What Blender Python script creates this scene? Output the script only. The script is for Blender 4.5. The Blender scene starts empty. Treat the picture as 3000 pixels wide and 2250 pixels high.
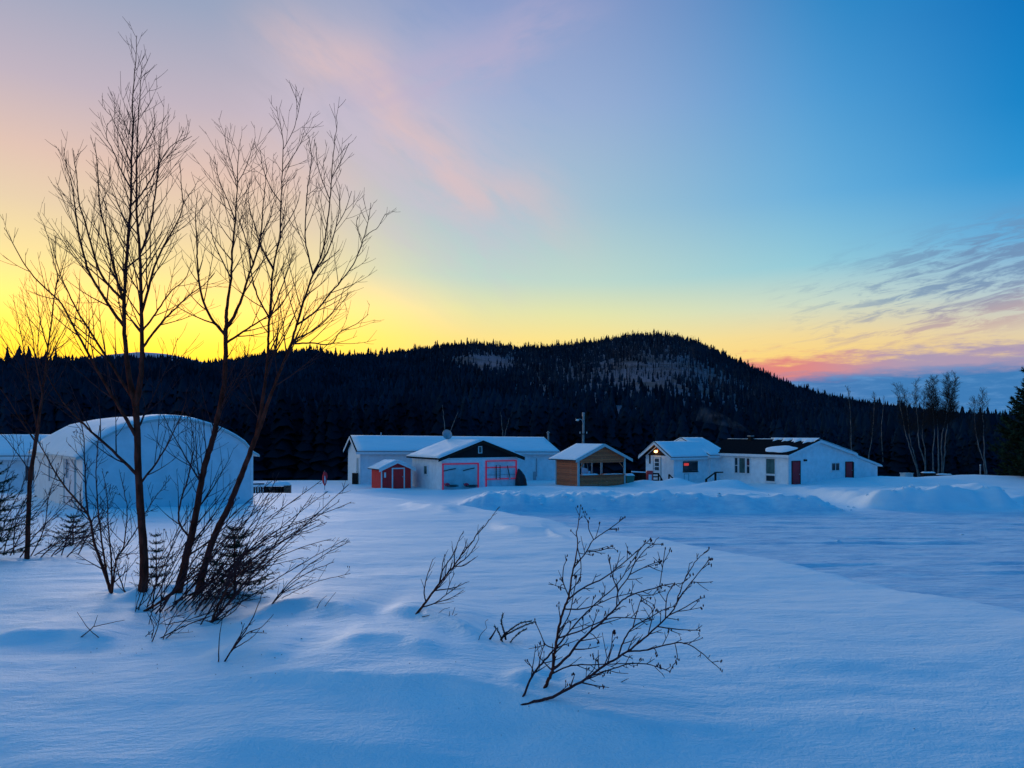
import bpy, math, random
import numpy as np

# ----------------------------------------------------------------------------
# camera, sky, sun, exposure
# ----------------------------------------------------------------------------
R = math.radians
scene = bpy.context.scene
COL = scene.collection
FPX, HZ, CZ = 2355.0, 1270.0, 4.0          # focal length in photo pixels, horizon row, eye height

cam_d = bpy.data.cameras.new('camera')
cam_d.sensor_width = 36.0
cam_d.lens = FPX / 3000.0 * 36.0
cam_d.shift_y = (HZ - 1125.0) / 3000.0
cam_d.clip_start = 0.1
cam_d.clip_end = 12000.0
cam = bpy.data.objects.new('camera', cam_d)
cam.location = (0, 0, CZ)
cam.rotation_euler = (R(90), 0, 0)
COL.objects.link(cam)
scene.camera = cam
scene.view_settings.view_transform = 'Standard'
scene.view_settings.look = 'None'
scene.view_settings.exposure = 0.08
scene.view_settings.gamma = 1.0
scene.view_settings.use_curve_mapping = False
scene.cycles.max_bounces = 6
scene.cycles.volume_bounces = 0
scene.cycles.use_denoising = True

SUN_AZ, SUN_EL = -21.0, 10.5               # degrees; afterglow direction (azimuth from +Y, + to the right)


def lin(c):
    """sRGB 0..255 -> linear"""
    out = []
    for v in c:
        v = v / 255.0
        out.append(v / 12.92 if v <= 0.04045 else ((v + 0.055) / 1.055) ** 2.4)
    return tuple(out)


class NT:
    """small expression helper over a node tree"""
    def __init__(self, tree):
        self.t = tree; self.n = tree.nodes; self.l = tree.links

    def new(self, typ, **kw):
        nd = self.n.new(typ)
        for k, v in kw.items():
            setattr(nd, k, v)
        return nd

    def put(self, sock, v):
        if isinstance(v, E): v = v.s
        if hasattr(v, 'is_output'):
            self.l.new(v, sock)
        else:
            sock.default_value = v

    def math(self, op, a, b=0.0, c=0.0, clamp=False):
        nd = self.new('ShaderNodeMath', operation=op, use_clamp=clamp)
        self.put(nd.inputs[0], a); self.put(nd.inputs[1], b); self.put(nd.inputs[2], c)
        return E(self, nd.outputs[0])

    def smooth(self, v, a, b):
        nd = self.new('ShaderNodeMapRange', interpolation_type='SMOOTHSTEP')
        self.put(nd.inputs[0], v); self.put(nd.inputs[1], a); self.put(nd.inputs[2], b)
        nd.inputs[3].default_value = 0.0; nd.inputs[4].default_value = 1.0
        return E(self, nd.outputs[0])

    def mix(self, f, a, b):
        nd = self.new('ShaderNodeMix', data_type='RGBA')
        self.put(nd.inputs[0], f)
        for i, v in ((6, a), (7, b)):
            if isinstance(v, tuple) and len(v) == 3: v = (*v, 1.0)
            self.put(nd.inputs[i], v)
        return nd.outputs[2]

    def noise(self, vec, scale, detail=3.0, rough=0.55, dist=0.0):
        nd = self.new('ShaderNodeTexNoise')
        self.put(nd.inputs['Vector'], vec)
        nd.inputs['Scale'].default_value = scale
        nd.inputs['Detail'].default_value = detail
        nd.inputs['Roughness'].default_value = rough
        nd.inputs['Distortion'].default_value = dist
        return E(self, nd.outputs[0])

    def vec(self, x, y, z):
        nd = self.new('ShaderNodeCombineXYZ')
        self.put(nd.inputs[0], x); self.put(nd.inputs[1], y); self.put(nd.inputs[2], z)
        return nd.outputs[0]

    def ramp(self, v, stops, interp='LINEAR'):
        nd = self.new('ShaderNodeValToRGB')
        self.put(nd.inputs[0], v)
        cr = nd.color_ramp; cr.interpolation = interp
        while len(cr.elements) < len(stops): cr.elements.new(0.5)
        for e, (p, c) in zip(cr.elements, stops):
            e.position = p; e.color = (*c, 1.0)
        return nd.outputs[0]


class E:
    def __init__(self, nt, s): self.nt = nt; self.s = s
    def __add__(self, o): return self.nt.math('ADD', self, o)
    __radd__ = __add__
    def __sub__(self, o): return self.nt.math('SUBTRACT', self, o)
    def __rsub__(self, o): return self.nt.math('SUBTRACT', o, self)
    def __mul__(self, o): return self.nt.math('MULTIPLY', self, o)
    __rmul__ = __mul__
    def __truediv__(self, o): return self.nt.math('DIVIDE', self, o)
    def __pow__(self, o): return self.nt.math('POWER', self, o)


world = bpy.data.worlds.new('World')
scene.world = world
world.use_nodes = True
world.node_tree.nodes.clear()
W = NT(world.node_tree)
tc = W.new('ShaderNodeTexCoord')
sep = W.new('ShaderNodeSeparateXYZ')
W.l.new(tc.outputs['Generated'], sep.inputs[0])
dx, dy, dz = (E(W, sep.outputs[i]) for i in range(3))
AZ = W.math('ARCTAN2', dx, dy) * (180 / math.pi)                     # degrees, 0 = +Y
EL = W.math('ARCSINE', dz) * (180 / math.pi)
# angle from the glow, the left side falls off more slowly than the right
da = AZ - SUN_AZ
A_abs = W.math('ABSOLUTE', da)
A_fold = W.math('MINIMUM', A_abs, 360.0 - A_abs)
left_w = W.math('LESS_THAN', da, 0.0)
ADIST = A_fold * (1.0 - left_w * 0.68 * (1.0 - W.smooth(A_fold, 95.0, 180.0)))
epos = (EL + W.math('SINE', AZ * 0.21) * 0.25 + 5.0) / 95.0


def rs(st, gain=1.0):
    return [((e + 5.0) / 95.0, tuple(v * gain for v in lin(c))) for e, c in st]


Z9 = (6, 124, 192)
def glow(st):
    # the clipped channels of the glow carry more light than the picture can show
    return [(p, (c[0] * (1.5 if c[0] > .96 else 1.0), c[1] * (1.06 if c[0] > .96 else 1.0), c[2])) for p, c in st]


rA = W.ramp(epos, glow(rs([(0, (255, 150, 20)), (4.2, (255, 222, 34)), (6, (255, 243, 78)), (8.4, (255, 238, 126)), (11, (246, 222, 154)), (14, (228, 204, 170)),
                      (17, (220, 190, 176)), (21, (188, 175, 188)), (26.7, (148, 160, 187)), (45, (84, 142, 192)), (90, Z9)])))
rB = W.ramp(epos, rs([(0, (255, 195, 80)), (6.5, (247, 220, 132)), (8.6, (222, 222, 166)), (10.8, (184, 210, 198)), (15.9, (156, 188, 205)),
                      (22.4, (146, 168, 205)), (28.3, (130, 150, 195)), (45, (48, 130, 192)), (90, Z9)]))
rC = W.ramp(epos, rs([(0, (250, 185, 80)), (4.4, (248, 204, 112)), (6.3, (236, 210, 148)), (8.4, (196, 212, 196)), (10.9, (140, 196, 212)),
                      (15.3, (100, 170, 214)), (21.6, (72, 150, 206)), (27.4, (38, 130, 192)), (45, (4, 118, 190)), (90, Z9)]))
rD = W.ramp(epos, rs([(0, (240, 190, 120)), (4.6, (232, 200, 140)), (6.6, (212, 200, 176)), (8.7, (170, 194, 204)), (11.7, (96, 166, 212)),
                      (15.6, (36, 142, 205)), (19.4, (4, 126, 194)), (24.7, (0, 112, 184)), (45, (0, 114, 186)), (90, Z9)]))
rE = W.ramp(epos, rs([(0, (20, 112, 180)), (8, (8, 110, 182)), (16, (0, 108, 182)), (30, (0, 108, 183)), (50, (0, 112, 186)), (90, Z9)]))
sky = W.mix(W.smooth(ADIST, 3.0, 20.0), rA, rB)
sky = W.mix(W.smooth(ADIST, 24.0, 45.0), sky, rC)
sky = W.mix(W.smooth(ADIST, 39.0, 56.0), sky, rD)
sky = W.mix(W.smooth(ADIST, 56.0, 110.0), sky, rE)

# the clouds are only worked out for the part of the sky that holds them
clear = sky
AZC, ELC = AZ, EL


def wisp(sky, az0, el0, az1, el1, width, col, amt, seed, bend=1.2):
    L = math.hypot(az1 - az0, el1 - el0); ux, uy = (az1 - az0) / L, (el1 - el0) / L
    s = (AZ - az0) * ux + (EL - el0) * uy
    d = (EL - el0) * ux - (AZ - az0) * uy
    wob = W.math('SINE', s * 0.38 + seed) * (0.55 * bend) + W.math('SINE', s * 0.93 + seed * 2.0) * (0.22 * bend)
    tex = W.noise(W.vec(s * 0.20, d * 0.6, seed + 3.0), 1.0, 4.0, 0.62)
    dd = (d + wob + (tex - 0.5) * width * 1.6) / width
    m = W.math('EXPONENT', dd * dd * -1.0) * W.smooth(s, -4.0, 5.0) * (1.0 - W.smooth(s, L * 0.55, L * 1.12))
    m = m * W.smooth(tex, 0.12, 0.62) * amt
    return W.mix(m, sky, lin(col))


sky = wisp(sky, -16.0, 25.5, 4.5, 13.0, 5.2, (198, 186, 202), 0.62, 7.1, 0.8)
sky = wisp(sky, -16.5, 26.5, 5.5, 13.0, 1.7, (220, 187, 184), 0.60, 2.3, 1.7)
sky = wisp(sky, -11.0, 22.6, 7.0, 28.4, 1.8, (182, 170, 198), 0.6, 11.7, 0.6)
# streaky grey-blue cloud on the right, tilted a little upwards to the right
tilt = EL - (AZ - 25.0) * 0.16
cn = W.noise(W.vec(AZ * 0.34, tilt * 1.9, 4.0), 1.0, 5.0, 0.68, 0.6)
win = W.smooth(AZ, 14.0, 30.0) * W.smooth(tilt, 4.6, 6.4) * (1.0 - W.smooth(tilt, 10.0, 13.2)) * (1.0 - W.smooth(AZ, 60.0, 88.0))
cl = W.smooth(cn + (AZ - 30.0) * 0.008, 0.40, 0.60) * win
sky = W.mix(cl * 0.8, sky, W.mix(W.smooth(tilt, 5.5, 8.5), lin((186, 154, 158)), lin((104, 134, 172))))
# pink lit band and the blue cloud bank below it, low on the right
edn = W.noise(W.vec(AZ * 0.36, EL * 2.0, 13.0), 1.0, 5.0, 0.66) - 0.5
lowel = EL + edn * 3.4 - (AZ - 20.0) * 0.035
bandw = W.smooth(AZ, 12.5, 16.5) * (1.0 - W.smooth(AZ, 60.0, 90.0))
pink = W.mix(W.smooth(AZ, 18.0, 27.0), lin((216, 118, 126)), lin((156, 140, 178)))
sky = W.mix(bandw * (1.0 - W.smooth(lowel, 4.4, 5.7)) * 0.9, sky, pink)
bluec = W.mix(W.smooth(edn, -0.05, 0.25), lin((30, 116, 178)), lin((78, 140, 196)))
sky = W.mix(bandw * (1.0 - W.smooth(EL - edn * 1.4 - (AZ - 20.0) * 0.03, 3.3, 4.3)) * 0.95, sky, bluec)
zone = W.math('GREATER_THAN', AZ, -30.0) * W.math('LESS_THAN', AZ, 90.0) * W.math('GREATER_THAN', EL, -1.0) * W.math('LESS_THAN', EL, 34.0)

nish = W.new('ShaderNodeTexSky')
nish.sky_type = 'NISHITA'; nish.sun_disc = False
nish.sun_elevation = R(2.0); nish.sun_rotation = R(SUN_AZ)
bg_n = W.new('ShaderNodeBackground'); W.l.new(nish.outputs[0], bg_n.inputs[0]); bg_n.inputs[1].default_value = 0.005
bg_0 = W.new('ShaderNodeBackground'); W.l.new(clear, bg_0.inputs[0]); bg_0.inputs[1].default_value = 1.0
bg_1 = W.new('ShaderNodeBackground'); W.l.new(sky, bg_1.inputs[0]); bg_1.inputs[1].default_value = 1.0
bg_c = W.new('ShaderNodeMixShader'); W.put(bg_c.inputs[0], zone); W.l.new(bg_0.outputs[0], bg_c.inputs[1]); W.l.new(bg_1.outputs[0], bg_c.inputs[2])
addw = W.new('ShaderNodeAddShader'); W.l.new(bg_n.outputs[0], addw.inputs[0]); W.l.new(bg_c.outputs[0], addw.inputs[1])
wo = W.new('ShaderNodeOutputWorld'); W.l.new(addw.outputs[0], wo.inputs[0])

sun_d = bpy.data.lights.new('sun', 'SUN')
sun_d.energy = 1.05
sun_d.angle = R(16.0)
sun_d.color = (1.0, 0.86, 0.84)
sun = bpy.data.objects.new('sun', sun_d)
sun.rotation_euler = (R(90 - SUN_EL), 0, R(180 - SUN_AZ))
sun.location = (-40, 100, 60)
COL.objects.link(sun)

# ----------------------------------------------------------------------------
# helpers
# ----------------------------------------------------------------------------
random.seed(7)
rng = np.random.default_rng(11)


def hash2(ix, iy, seed):
    h = (ix.astype(np.int64) * 374761393 + iy.astype(np.int64) * 668265263 + int(seed) * 1274126177) & 0xffffffff
    h = ((h ^ (h >> 13)) * 1274126177) & 0xffffffff
    h = h ^ (h >> 16)
    return (h & 0xffff) / 65535.0


def vnoise(x, y, seed=0):
    x = np.asarray(x, float); y = np.asarray(y, float)
    ix = np.floor(x); iy = np.floor(y)
    fx = x - ix; fy = y - iy
    fx = fx * fx * fx * (fx * (fx * 6 - 15) + 10); fy = fy * fy * fy * (fy * (fy * 6 - 15) + 10)
    a = hash2(ix, iy, seed); b = hash2(ix + 1, iy, seed); c = hash2(ix, iy + 1, seed); d = hash2(ix + 1, iy + 1, seed)
    return (a + (b - a) * fx) * (1 - fy) + (c + (d - c) * fx) * fy - 0.5


def fbm(x, y, seed=0, oct=4, gain=0.5):
    s = 0; amp = 1.0; f = 1.0
    for o in range(oct):
        s = s + vnoise(x * f + 17.3 * o, y * f - 9.1 * o, seed + o) * amp
        amp *= gain; f *= 2.03
    return s


def sstep(v, a, b):
    t = np.clip((v - a) / (b - a), 0, 1)
    return t * t * (3 - 2 * t)


def P(px, py, d):
    """world point seen at photo pixel (px, py) at depth d"""
    return np.array([(px - 1500.0) / FPX * d, d, CZ + (HZ - py) / FPX * d])


_TUBE = {}


class MB:
    """collects geometry for one mesh"""
    def __init__(self): self.v = []; self.f = []; self.n = 0

    def add(self, verts, faces):
        self.v.append(np.asarray(verts, float).reshape(-1, 3))
        self.f.extend([tuple(i + self.n for i in f) for f in faces])
        self.n += len(self.v[-1])

    def box(self, x0, x1, y0, y1, z0, z1):
        v = [(x, y, z) for z in (z0, z1) for y in (y0, y1) for x in (x0, x1)]
        self.add(v, [(0, 2, 3, 1), (4, 5, 7, 6), (0, 1, 5, 4), (2, 6, 7, 3), (0, 4, 6, 2), (1, 3, 7, 5)])
        return self

    def hexa(self, a, b):
        """a, b: two quads (4 pts each) joined to a solid"""
        self.add(list(a) + list(b), [(3, 2, 1, 0), (4, 5, 6, 7), (0, 1, 5, 4), (1, 2, 6, 5), (2, 3, 7, 6), (3, 0, 4, 7)])
        return self

    def prism(self, poly, axis, t0, t1):
        """extrude a closed 2-D polygon along axis 0/1/2"""
        n = len(poly); vs = []
        for t in (t0, t1):
            for (a, b) in poly:
                p = [a, b]; p.insert(axis, t); vs.append(p)
        fs = [tuple(range(n)), tuple(range(2 * n - 1, n - 1, -1))]
        for i in range(n):
            j = (i + 1) % n
            fs.append((i, i + n, j + n, j))
        self.add(vs, fs); return self

    def tube(self, pts, rad, sides=5, cap=True):
        pts = np.asarray(pts, float); rad = np.broadcast_to(np.asarray(rad, float), (len(pts),))
        tan = np.gradient(pts, axis=0)
        tan /= np.linalg.norm(tan, axis=1, keepdims=True) + 1e-9
        m = tan.mean(axis=0)
        ref = np.array([0.3, 0.8, 0.2]) if abs(m[2]) > 0.8 * np.linalg.norm(m) else np.array([0.1, 0.2, 1.0])
        u = np.cross(tan, ref); u /= np.linalg.norm(u, axis=1, keepdims=True) + 1e-9
        w = np.cross(tan, u)
        ang = np.arange(sides) * 2 * math.pi / sides
        ring = pts[:, None, :] + rad[:, None, None] * (u[:, None, :] * np.cos(ang)[None, :, None] + w[:, None, :] * np.sin(ang)[None, :, None])
        vs = ring.reshape(-1, 3); key = (len(pts), sides)
        if key not in _TUBE:
            i = np.repeat(np.arange(len(pts) - 1), sides); k = np.tile(np.arange(sides), len(pts) - 1); k2 = (k + 1) % sides
            _TUBE[key] = np.stack([i * sides + k, i * sides + k2, (i + 1) * sides + k2, (i + 1) * sides + k], -1)
        self.f.extend(map(tuple, (_TUBE[key] + self.n).tolist()))
        if cap:
            self.f.append(tuple(range(self.n + sides - 1, self.n - 1, -1)))
            self.f.append(tuple(range(self.n + (len(pts) - 1) * sides, self.n + len(pts) * sides)))
        self.v.append(vs); self.n += len(vs); return self

    def blob(self, c, r, seed=0, nu=8, nv=5, jit=0.12):
        vs = []; fs = []
        rr = random.Random(seed)
        for j in range(nv + 1):
            th = math.pi * j / nv
            for i in range(nu):
                ph = 2 * math.pi * i / nu
                k = 1 + rr.uniform(-jit, jit)
                vs.append((c[0] + r[0] * k * math.sin(th) * math.cos(ph), c[1] + r[1] * k * math.sin(th) * math.sin(ph), c[2] + r[2] * k * math.cos(th)))
        for j in range(nv):
            for i in range(nu):
                i2 = (i + 1) % nu
                fs.append((j * nu + i, (j + 1) * nu + i, (j + 1) * nu + i2, j * nu + i2))
        self.add(vs, fs); return self

    def build(self, name, mat, parent=None, smooth=False, label=None, kind=None):
        me = bpy.data.meshes.new(name)
        v = np.concatenate(self.v) if self.v else np.zeros((0, 3))
        me.from_pydata(v.tolist(), [], self.f)
        if mat is not None: me.materials.append(mat)
        if smooth: me.polygons.foreach_set('use_smooth', [True] * len(me.polygons))
        me.update()
        o = bpy.data.objects.new(name, me)
        COL.objects.link(o)
        if parent is not None: o.parent = parent
        if label: o['label'] = label
        if kind: o['kind'] = kind
        return o


def tag(o, label, cat=None, group=None, kind=None):
    if label: o['label'] = label
    if cat: o['category'] = cat
    if group: o['group'] = group
    if kind: o['kind'] = kind
    return o


def empty(name, loc, rz=0.0, label=None, cat=None, group=None):
    o = bpy.data.objects.new(name, None)
    o.empty_display_size = 0.3
    o.location = loc; o.rotation_euler = (0, 0, rz)
    COL.objects.link(o)
    return tag(o, label, cat, group)


# ----------------------------------------------------------------------------
# materials
# ----------------------------------------------------------------------------
MATS = {}


def mat(name, col, rough=0.7, var=0.18, scale=6.0, bump=0.0, bscale=30.0, stretch=(1, 1, 1), metal=0.0, emit=None, alpha=None):
    if name in MATS: return MATS[name]
    m = bpy.data.materials.new(name); m.use_nodes = True
    T = NT(m.node_tree)
    bs = m.node_tree.nodes['Principled BSDF']
    tcn = T.new('ShaderNodeTexCoord')
    mp = T.new('ShaderNodeMapping'); T.l.new(tcn.outputs['Object'], mp.inputs[0]); mp.inputs['Scale'].default_value = stretch
    n1 = T.noise(mp.outputs[0], scale, 4.0)
    f = T.smooth(n1, 0.3, 0.7)
    c0 = tuple(max(0.0, v * (1 - var)) for v in col); c1 = tuple(min(1.0, v * (1 + var)) for v in col)
    T.l.new(T.mix(f, c0, c1), bs.inputs['Base Color'])
    bs.inputs['Roughness'].default_value = rough
    bs.inputs['Metallic'].default_value = metal
    if bump:
        n2 = T.noise(mp.outputs[0], bscale, 3.0)
        b = T.new('ShaderNodeBump'); b.inputs['Strength'].default_value = bump; b.inputs['Distance'].default_value = 0.02
        T.put(b.inputs['Height'], n2); T.l.new(b.outputs[0], bs.inputs['Normal'])
    if emit:
        bs.inputs['Emission Color'].default_value = (*emit[0], 1); bs.inputs['Emission Strength'].default_value = emit[1]
    MATS[name] = m
    return m


def siding_mat(name, col, pitch=0.13, axis='Z', depth=0.5):
    """lap siding: fine relief in horizontal or vertical boards"""
    m = mat(name, col, rough=0.6, var=0.07, scale=2.5)
    T = NT(m.node_tree); bs = m.node_tree.nodes['Principled BSDF']
    tcn = T.new('ShaderNodeTexCoord'); sp = T.new('ShaderNodeSeparateXYZ'); T.l.new(tcn.outputs['Object'], sp.inputs[0])
    h = T.math('FRACT', E(T, sp.outputs[axis]) / pitch)
    b = T.new('ShaderNodeBump'); b.inputs['Strength'].default_value = depth; b.inputs['Distance'].default_value = 0.02
    T.put(b.inputs['Height'], h); T.l.new(b.outputs[0], bs.inputs['Normal'])
    return m


def snow_mat(name='snow', lot=False):
    m = bpy.data.materials.new(name); m.use_nodes = True
    T = NT(m.node_tree); bs = m.node_tree.nodes['Principled BSDF']
    tcn = T.new('ShaderNodeTexCoord')
    obj = tcn.outputs['Object']
    mp = T.new('ShaderNodeMapping'); T.l.new(obj, mp.inputs[0]); mp.inputs['Scale'].default_value = (0.5, 1.6, 1.0)
    mp.inputs['Rotation'].default_value = (0, 0, R(12))
    n1 = T.noise(mp.outputs[0], 2.2, 5.0, 0.6)
    n2 = T.noise(mp.outputs[0], 11.0, 4.0, 0.6)
    n3 = T.noise(obj, 70.0, 2.0)
    col = T.mix(T.smooth(n1, 0.3, 0.7), (0.79, 0.87, 0.90), (0.86, 0.92, 0.94))
    n4 = T.noise(obj, 26.0, 3.0, 0.7)
    height = n1 * 0.55 + n2 * 0.32 + n4 * 0.20 + n3 * 0.10
    if lot:
        at = T.new('ShaderNodeAttribute'); at.attribute_name = 'packed'
        pk = E(T, at.outputs['Fac'])
        mp2 = T.new('ShaderNodeMapping'); T.l.new(obj, mp2.inputs[0]); mp2.inputs['Scale'].default_value = (0.42, 1.1, 1.0)
        mp2.inputs['Rotation'].default_value = (0, 0, R(5))
        s1 = T.noise(mp2.outputs[0], 1.3, 5.0, 0.65)
        s2 = T.noise(mp2.outputs[0], 5.5, 5.0, 0.7)
        lotc = T.mix(T.smooth(s1 * 0.6 + s2 * 0.4, 0.38, 0.62), (0.46, 0.62, 0.75), (0.80, 0.87, 0.91))
        col = T.mix(pk, col, lotc)
        height = height + pk * (s1 * 2.2 + s2 * 1.6)
    T.put(bs.inputs['Base Color'], col)
    bs.inputs['Roughness'].default_value = 0.65
    bs.inputs['Specular IOR Level'].default_value = 0.25
    b = T.new('ShaderNodeBump'); b.inputs['Strength'].default_value = 0.7; b.inputs['Distance'].default_value = 0.05
    T.put(b.inputs['Height'], height); T.l.new(b.outputs[0], bs.inputs['Normal'])
    return m


def matte(m): m.node_tree.nodes['Principled BSDF'].inputs['Specular IOR Level'].default_value = 0.0


SNOW = snow_mat('snow')
SNOWG = snow_mat('snow_ground', lot=True)
M_WHITE = siding_mat('white_siding', (0.85, 0.87, 0.88))
M_TRIM = mat('white_trim', (0.78, 0.78, 0.78), 0.5, 0.05)
M_GREYTRIM = mat('grey_green_trim', (0.42, 0.50, 0.50), 0.5, 0.08)
M_BLACKSIDE = siding_mat('black_siding', (0.022, 0.026, 0.028), 0.2, 'X', 0.6)
M_SHINGLE = mat('dark_shingle', (0.012, 0.014, 0.017), 0.95, 0.35, 12, 0.5, 40)
M_RED = siding_mat('red_siding', (0.85, 0.016, 0.018), 0.2, 'X', 0.6)
M_DOORRED = mat('red_door', (0.55, 0.010, 0.02), 0.45, 0.1)
M_REDPAINT = mat('red_paint', (0.92, 0.03, 0.08), 0.5, 0.15, 10)
M_GLOWFRAME = mat('red_frame_added_glow', (0.9, 0.03, 0.08), 0.5, 0.15, 10, emit=((1.0, 0.015, 0.05), 0.11))  # red bay frames, no real lamp: emission added to brighten the red
M_GLASS = mat('window_glass', (0.03, 0.045, 0.055), 0.08, 0.2, 3)
M_GREENGLASS = mat('curtained_glass', (0.06, 0.12, 0.11), 0.12, 0.25, 3)
M_PLASTIC = mat('translucent_sheet', (0.50, 0.64, 0.66), 0.3, 0.12, 1.5)
M_PLASTIC2 = mat('pale_sheet', (0.70, 0.74, 0.76), 0.35, 0.12, 2.0)
M_DARKWOOD = mat('dark_wood', (0.035, 0.026, 0.022), 0.8, 0.3, 14, 0.3)
M_PLANK = mat('board_brown', (0.72, 0.165, 0.058), 0.75, 0.28, 7, 0.35, 60, (1.2, 1.2, 9))
M_PLANK2 = mat('board_brown_worn', (0.58, 0.13, 0.05), 0.8, 0.3, 7, 0.35, 60, (1.2, 1.2, 9))
M_BROWNEND = mat('brown_plywood', (0.14, 0.065, 0.04), 0.8, 0.3, 8)
M_BARK = mat('alder_bark', (0.115, 0.033, 0.023), 0.85, 0.45, 18, 0.6, 60, (1, 1, 0.35))
M_TWIG = mat('twig_bark', (0.070, 0.030, 0.032), 0.8, 0.3, 30)
M_BIRCH = mat('birch_bark', (0.11, 0.108, 0.105), 0.75, 0.45, 5, 0.2, 20, (1, 1, 0.5))
M_BAREWOOD = mat('bare_hardwood', (0.026, 0.030, 0.042), 0.9, 0.4, 0.1)
M_BIRCHTWIG = mat('birch_twig', (0.032, 0.028, 0.028), 0.8, 0.2, 10)
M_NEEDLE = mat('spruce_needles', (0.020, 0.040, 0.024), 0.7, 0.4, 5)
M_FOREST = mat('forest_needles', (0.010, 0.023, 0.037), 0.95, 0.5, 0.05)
M_FOREST.node_tree.nodes['Principled BSDF'].inputs['Specular IOR Level'].default_value = 0.0
M_POLE = mat('weathered_pole', (0.28, 0.27, 0.26), 0.8, 0.2, 6)
M_METAL = mat('grey_metal', (0.40, 0.42, 0.44), 0.4, 0.1, 4, metal=0.4)
M_BLACK = mat('black_rubber', (0.012, 0.012, 0.014), 0.6, 0.2)
M_GREENBIN = mat('green_plastic', (0.03, 0.16, 0.11), 0.5, 0.1)
M_TARP = mat('black_tarp', (0.014, 0.010, 0.016), 0.5, 0.3, 5, 0.5, 8)
M_LAMP = mat('lamp_glow', (1.0, 0.7, 0.3), 0.5, 0.0, emit=((1.0, 0.50, 0.16), 7.0))
M_LAMPHEAD = mat('lamp_head', (0.65, 0.66, 0.64), 0.4, 0.05)
M_SHEET = mat('white_sheet', (0.62, 0.66, 0.72), 0.6, 0.08)
M_REDLIT = mat('red_light_lens', (0.8, 0.05, 0.04), 0.4, 0.0, emit=((1.0, 0.06, 0.04), 0.45))

for m_ in (M_SHINGLE, M_BARK, M_TWIG, M_DARKWOOD, M_BIRCHTWIG, M_BLACKSIDE, M_NEEDLE): matte(m_)

# ----------------------------------------------------------------------------
# the snow ground
# ----------------------------------------------------------------------------
CREST = np.array([[7.5, -6.0], [6.6, 2.0], [5.6, 8.6], [3.85, 15.0], [1.8, 21.7], [-1.9, 30.0], [-5.5, 38.0], [-9.0, 44.0], [-16.0, 52.0], [-40, 62.0]])


def crest_x(y):
    o = np.argsort(CREST[:, 1])
    return np.interp(y, CREST[o, 1], CREST[o, 0])


def ground_base(x, y):
    x = np.asarray(x, float); y = np.asarray(y, float)
    zb = 2.5 - 0.038 * y
    zb = np.where(y > 34, np.maximum(zb, 0.2), zb)
    zb = np.clip(zb, 0.0, 3.0) - 0.030 * np.clip(7.2 - y, 0, 7) ** 2 * sstep(y, -1, 2)
    zb = zb + 0.15 * fbm(x * 0.17, y * 0.16, 5, 3) + 0.05 * fbm(x * 0.5 + y * 0.1, y * 0.9, 9, 3) * sstep(y, 2, 5) + 0.018 * fbm(x * 1.3 + y * .5, y * 3.6, 13, 5, .62)
    cx = crest_x(y) + 1.1 * fbm(y * 0.13, y * 0 + 3.0, 21, 3)
    s = (x - cx) * 0.94
    lot = 0.05 * fbm(x * 0.25 + y * .05, y * 0.9, 31, 4) + 0.035 * fbm(x * 0.9, y * 2.2, 33, 3)
    for y0, cu in ((22.5, .10), (24.1, .10), (29.0, .05), (30.6, .05), (34.2, .02), (35.9, .02), (38.4, -.01)):
        q = y - (y0 + cu * (x - 8) - .006 * (x - 8) ** 2 + .35 * fbm(x * .12, x * 0 + y0, 35, 2))
        ft = 0.6 + 1.2 * fbm(x * .4, y * .4, 37, 2)
        lot = lot + (-0.055 * np.exp(-(q / .17) ** 2) + 0.03 * np.exp(-((np.abs(q) - .34) / .13) ** 2)) * ft
    k = sstep(s, -0.55, 2.5)
    z = zb * (1 - k) + lot * k
    # beyond the left bank the ground settles to the level of the houses
    far = sstep(y, 40.0, 50.0)
    z = z * (1 - far) + (0.05 + 0.10 * fbm(x * 0.12, y * 0.25, 41, 3)) * far
    # ploughed banks behind the lot
    def bank(x0, x1, yf, h, seed, back=9.0, soft=1.6):
        yy = yf + 0.8 * fbm(x * 0.35, x * 0 + seed, seed, 3) + 0.03 * (x - 0.5 * (x0 + x1)) ** 2 * 0.12
        t = y - yy
        hh = h * (0.90 + 0.42 * fbm(x * 0.55, y * 0.4, seed + 3, 4, .5) + 0.16 * fbm(x * 2.1, y * 1.6, seed + 7, 3, .6))
        wdw = sstep(x, x0, x0 + soft) * (1 - sstep(x, x1 - soft, x1))
        up = sstep(t, 0.0, 1.15)
        dn = np.exp(-np.maximum(t - 1.15, 0) / back)
        return hh * wdw * up * dn
    z = z + bank(-4.0, 17.6, 40.6, 0.98, 51, 8.0, 3.0) + bank(18.4, 27.5, 42.0, 1.2, 57, 9.0, 1.4) + bank(26.5, 60, 43.5, 0.6, 59, 16, 2.5)
    # drifts between the houses
    for (gx, gy, sx, sy, h) in ((12.2, 59.5, 1.3, 0.9, 0.55), (10.0, 60.5, 1.4, 0.8, 0.35), (14.6, 57.5, 1.4, 0.9, 0.45), (16.0, 57.0, 1.0, 0.8, 0.5),
                                (27.0, 62.5, 4.5, 3.0, 0.38), (38.0, 64, 7, 3, 0.5), (-12.0, 50.0, 4.0, 2.2, 0.25), (31.5, 60.5, 2.0, 1.2, 0.2),
                                (-4.0, 54.3, 3.5, 1.0, 0.10), (3.0, 55.0, 5.0, 1.6, 0.12), (-9.0, 55.6, 1.6, 0.9, 0.2)):
        z = z + h * np.exp(-((x - gx) / sx) ** 2 - ((y - gy) / sy) ** 2)
    # the clearing ends: ground sinks towards the wood
    z = z - 2.6 * sstep(y, 67.0, 80.0) * 1.0
    return z


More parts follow.
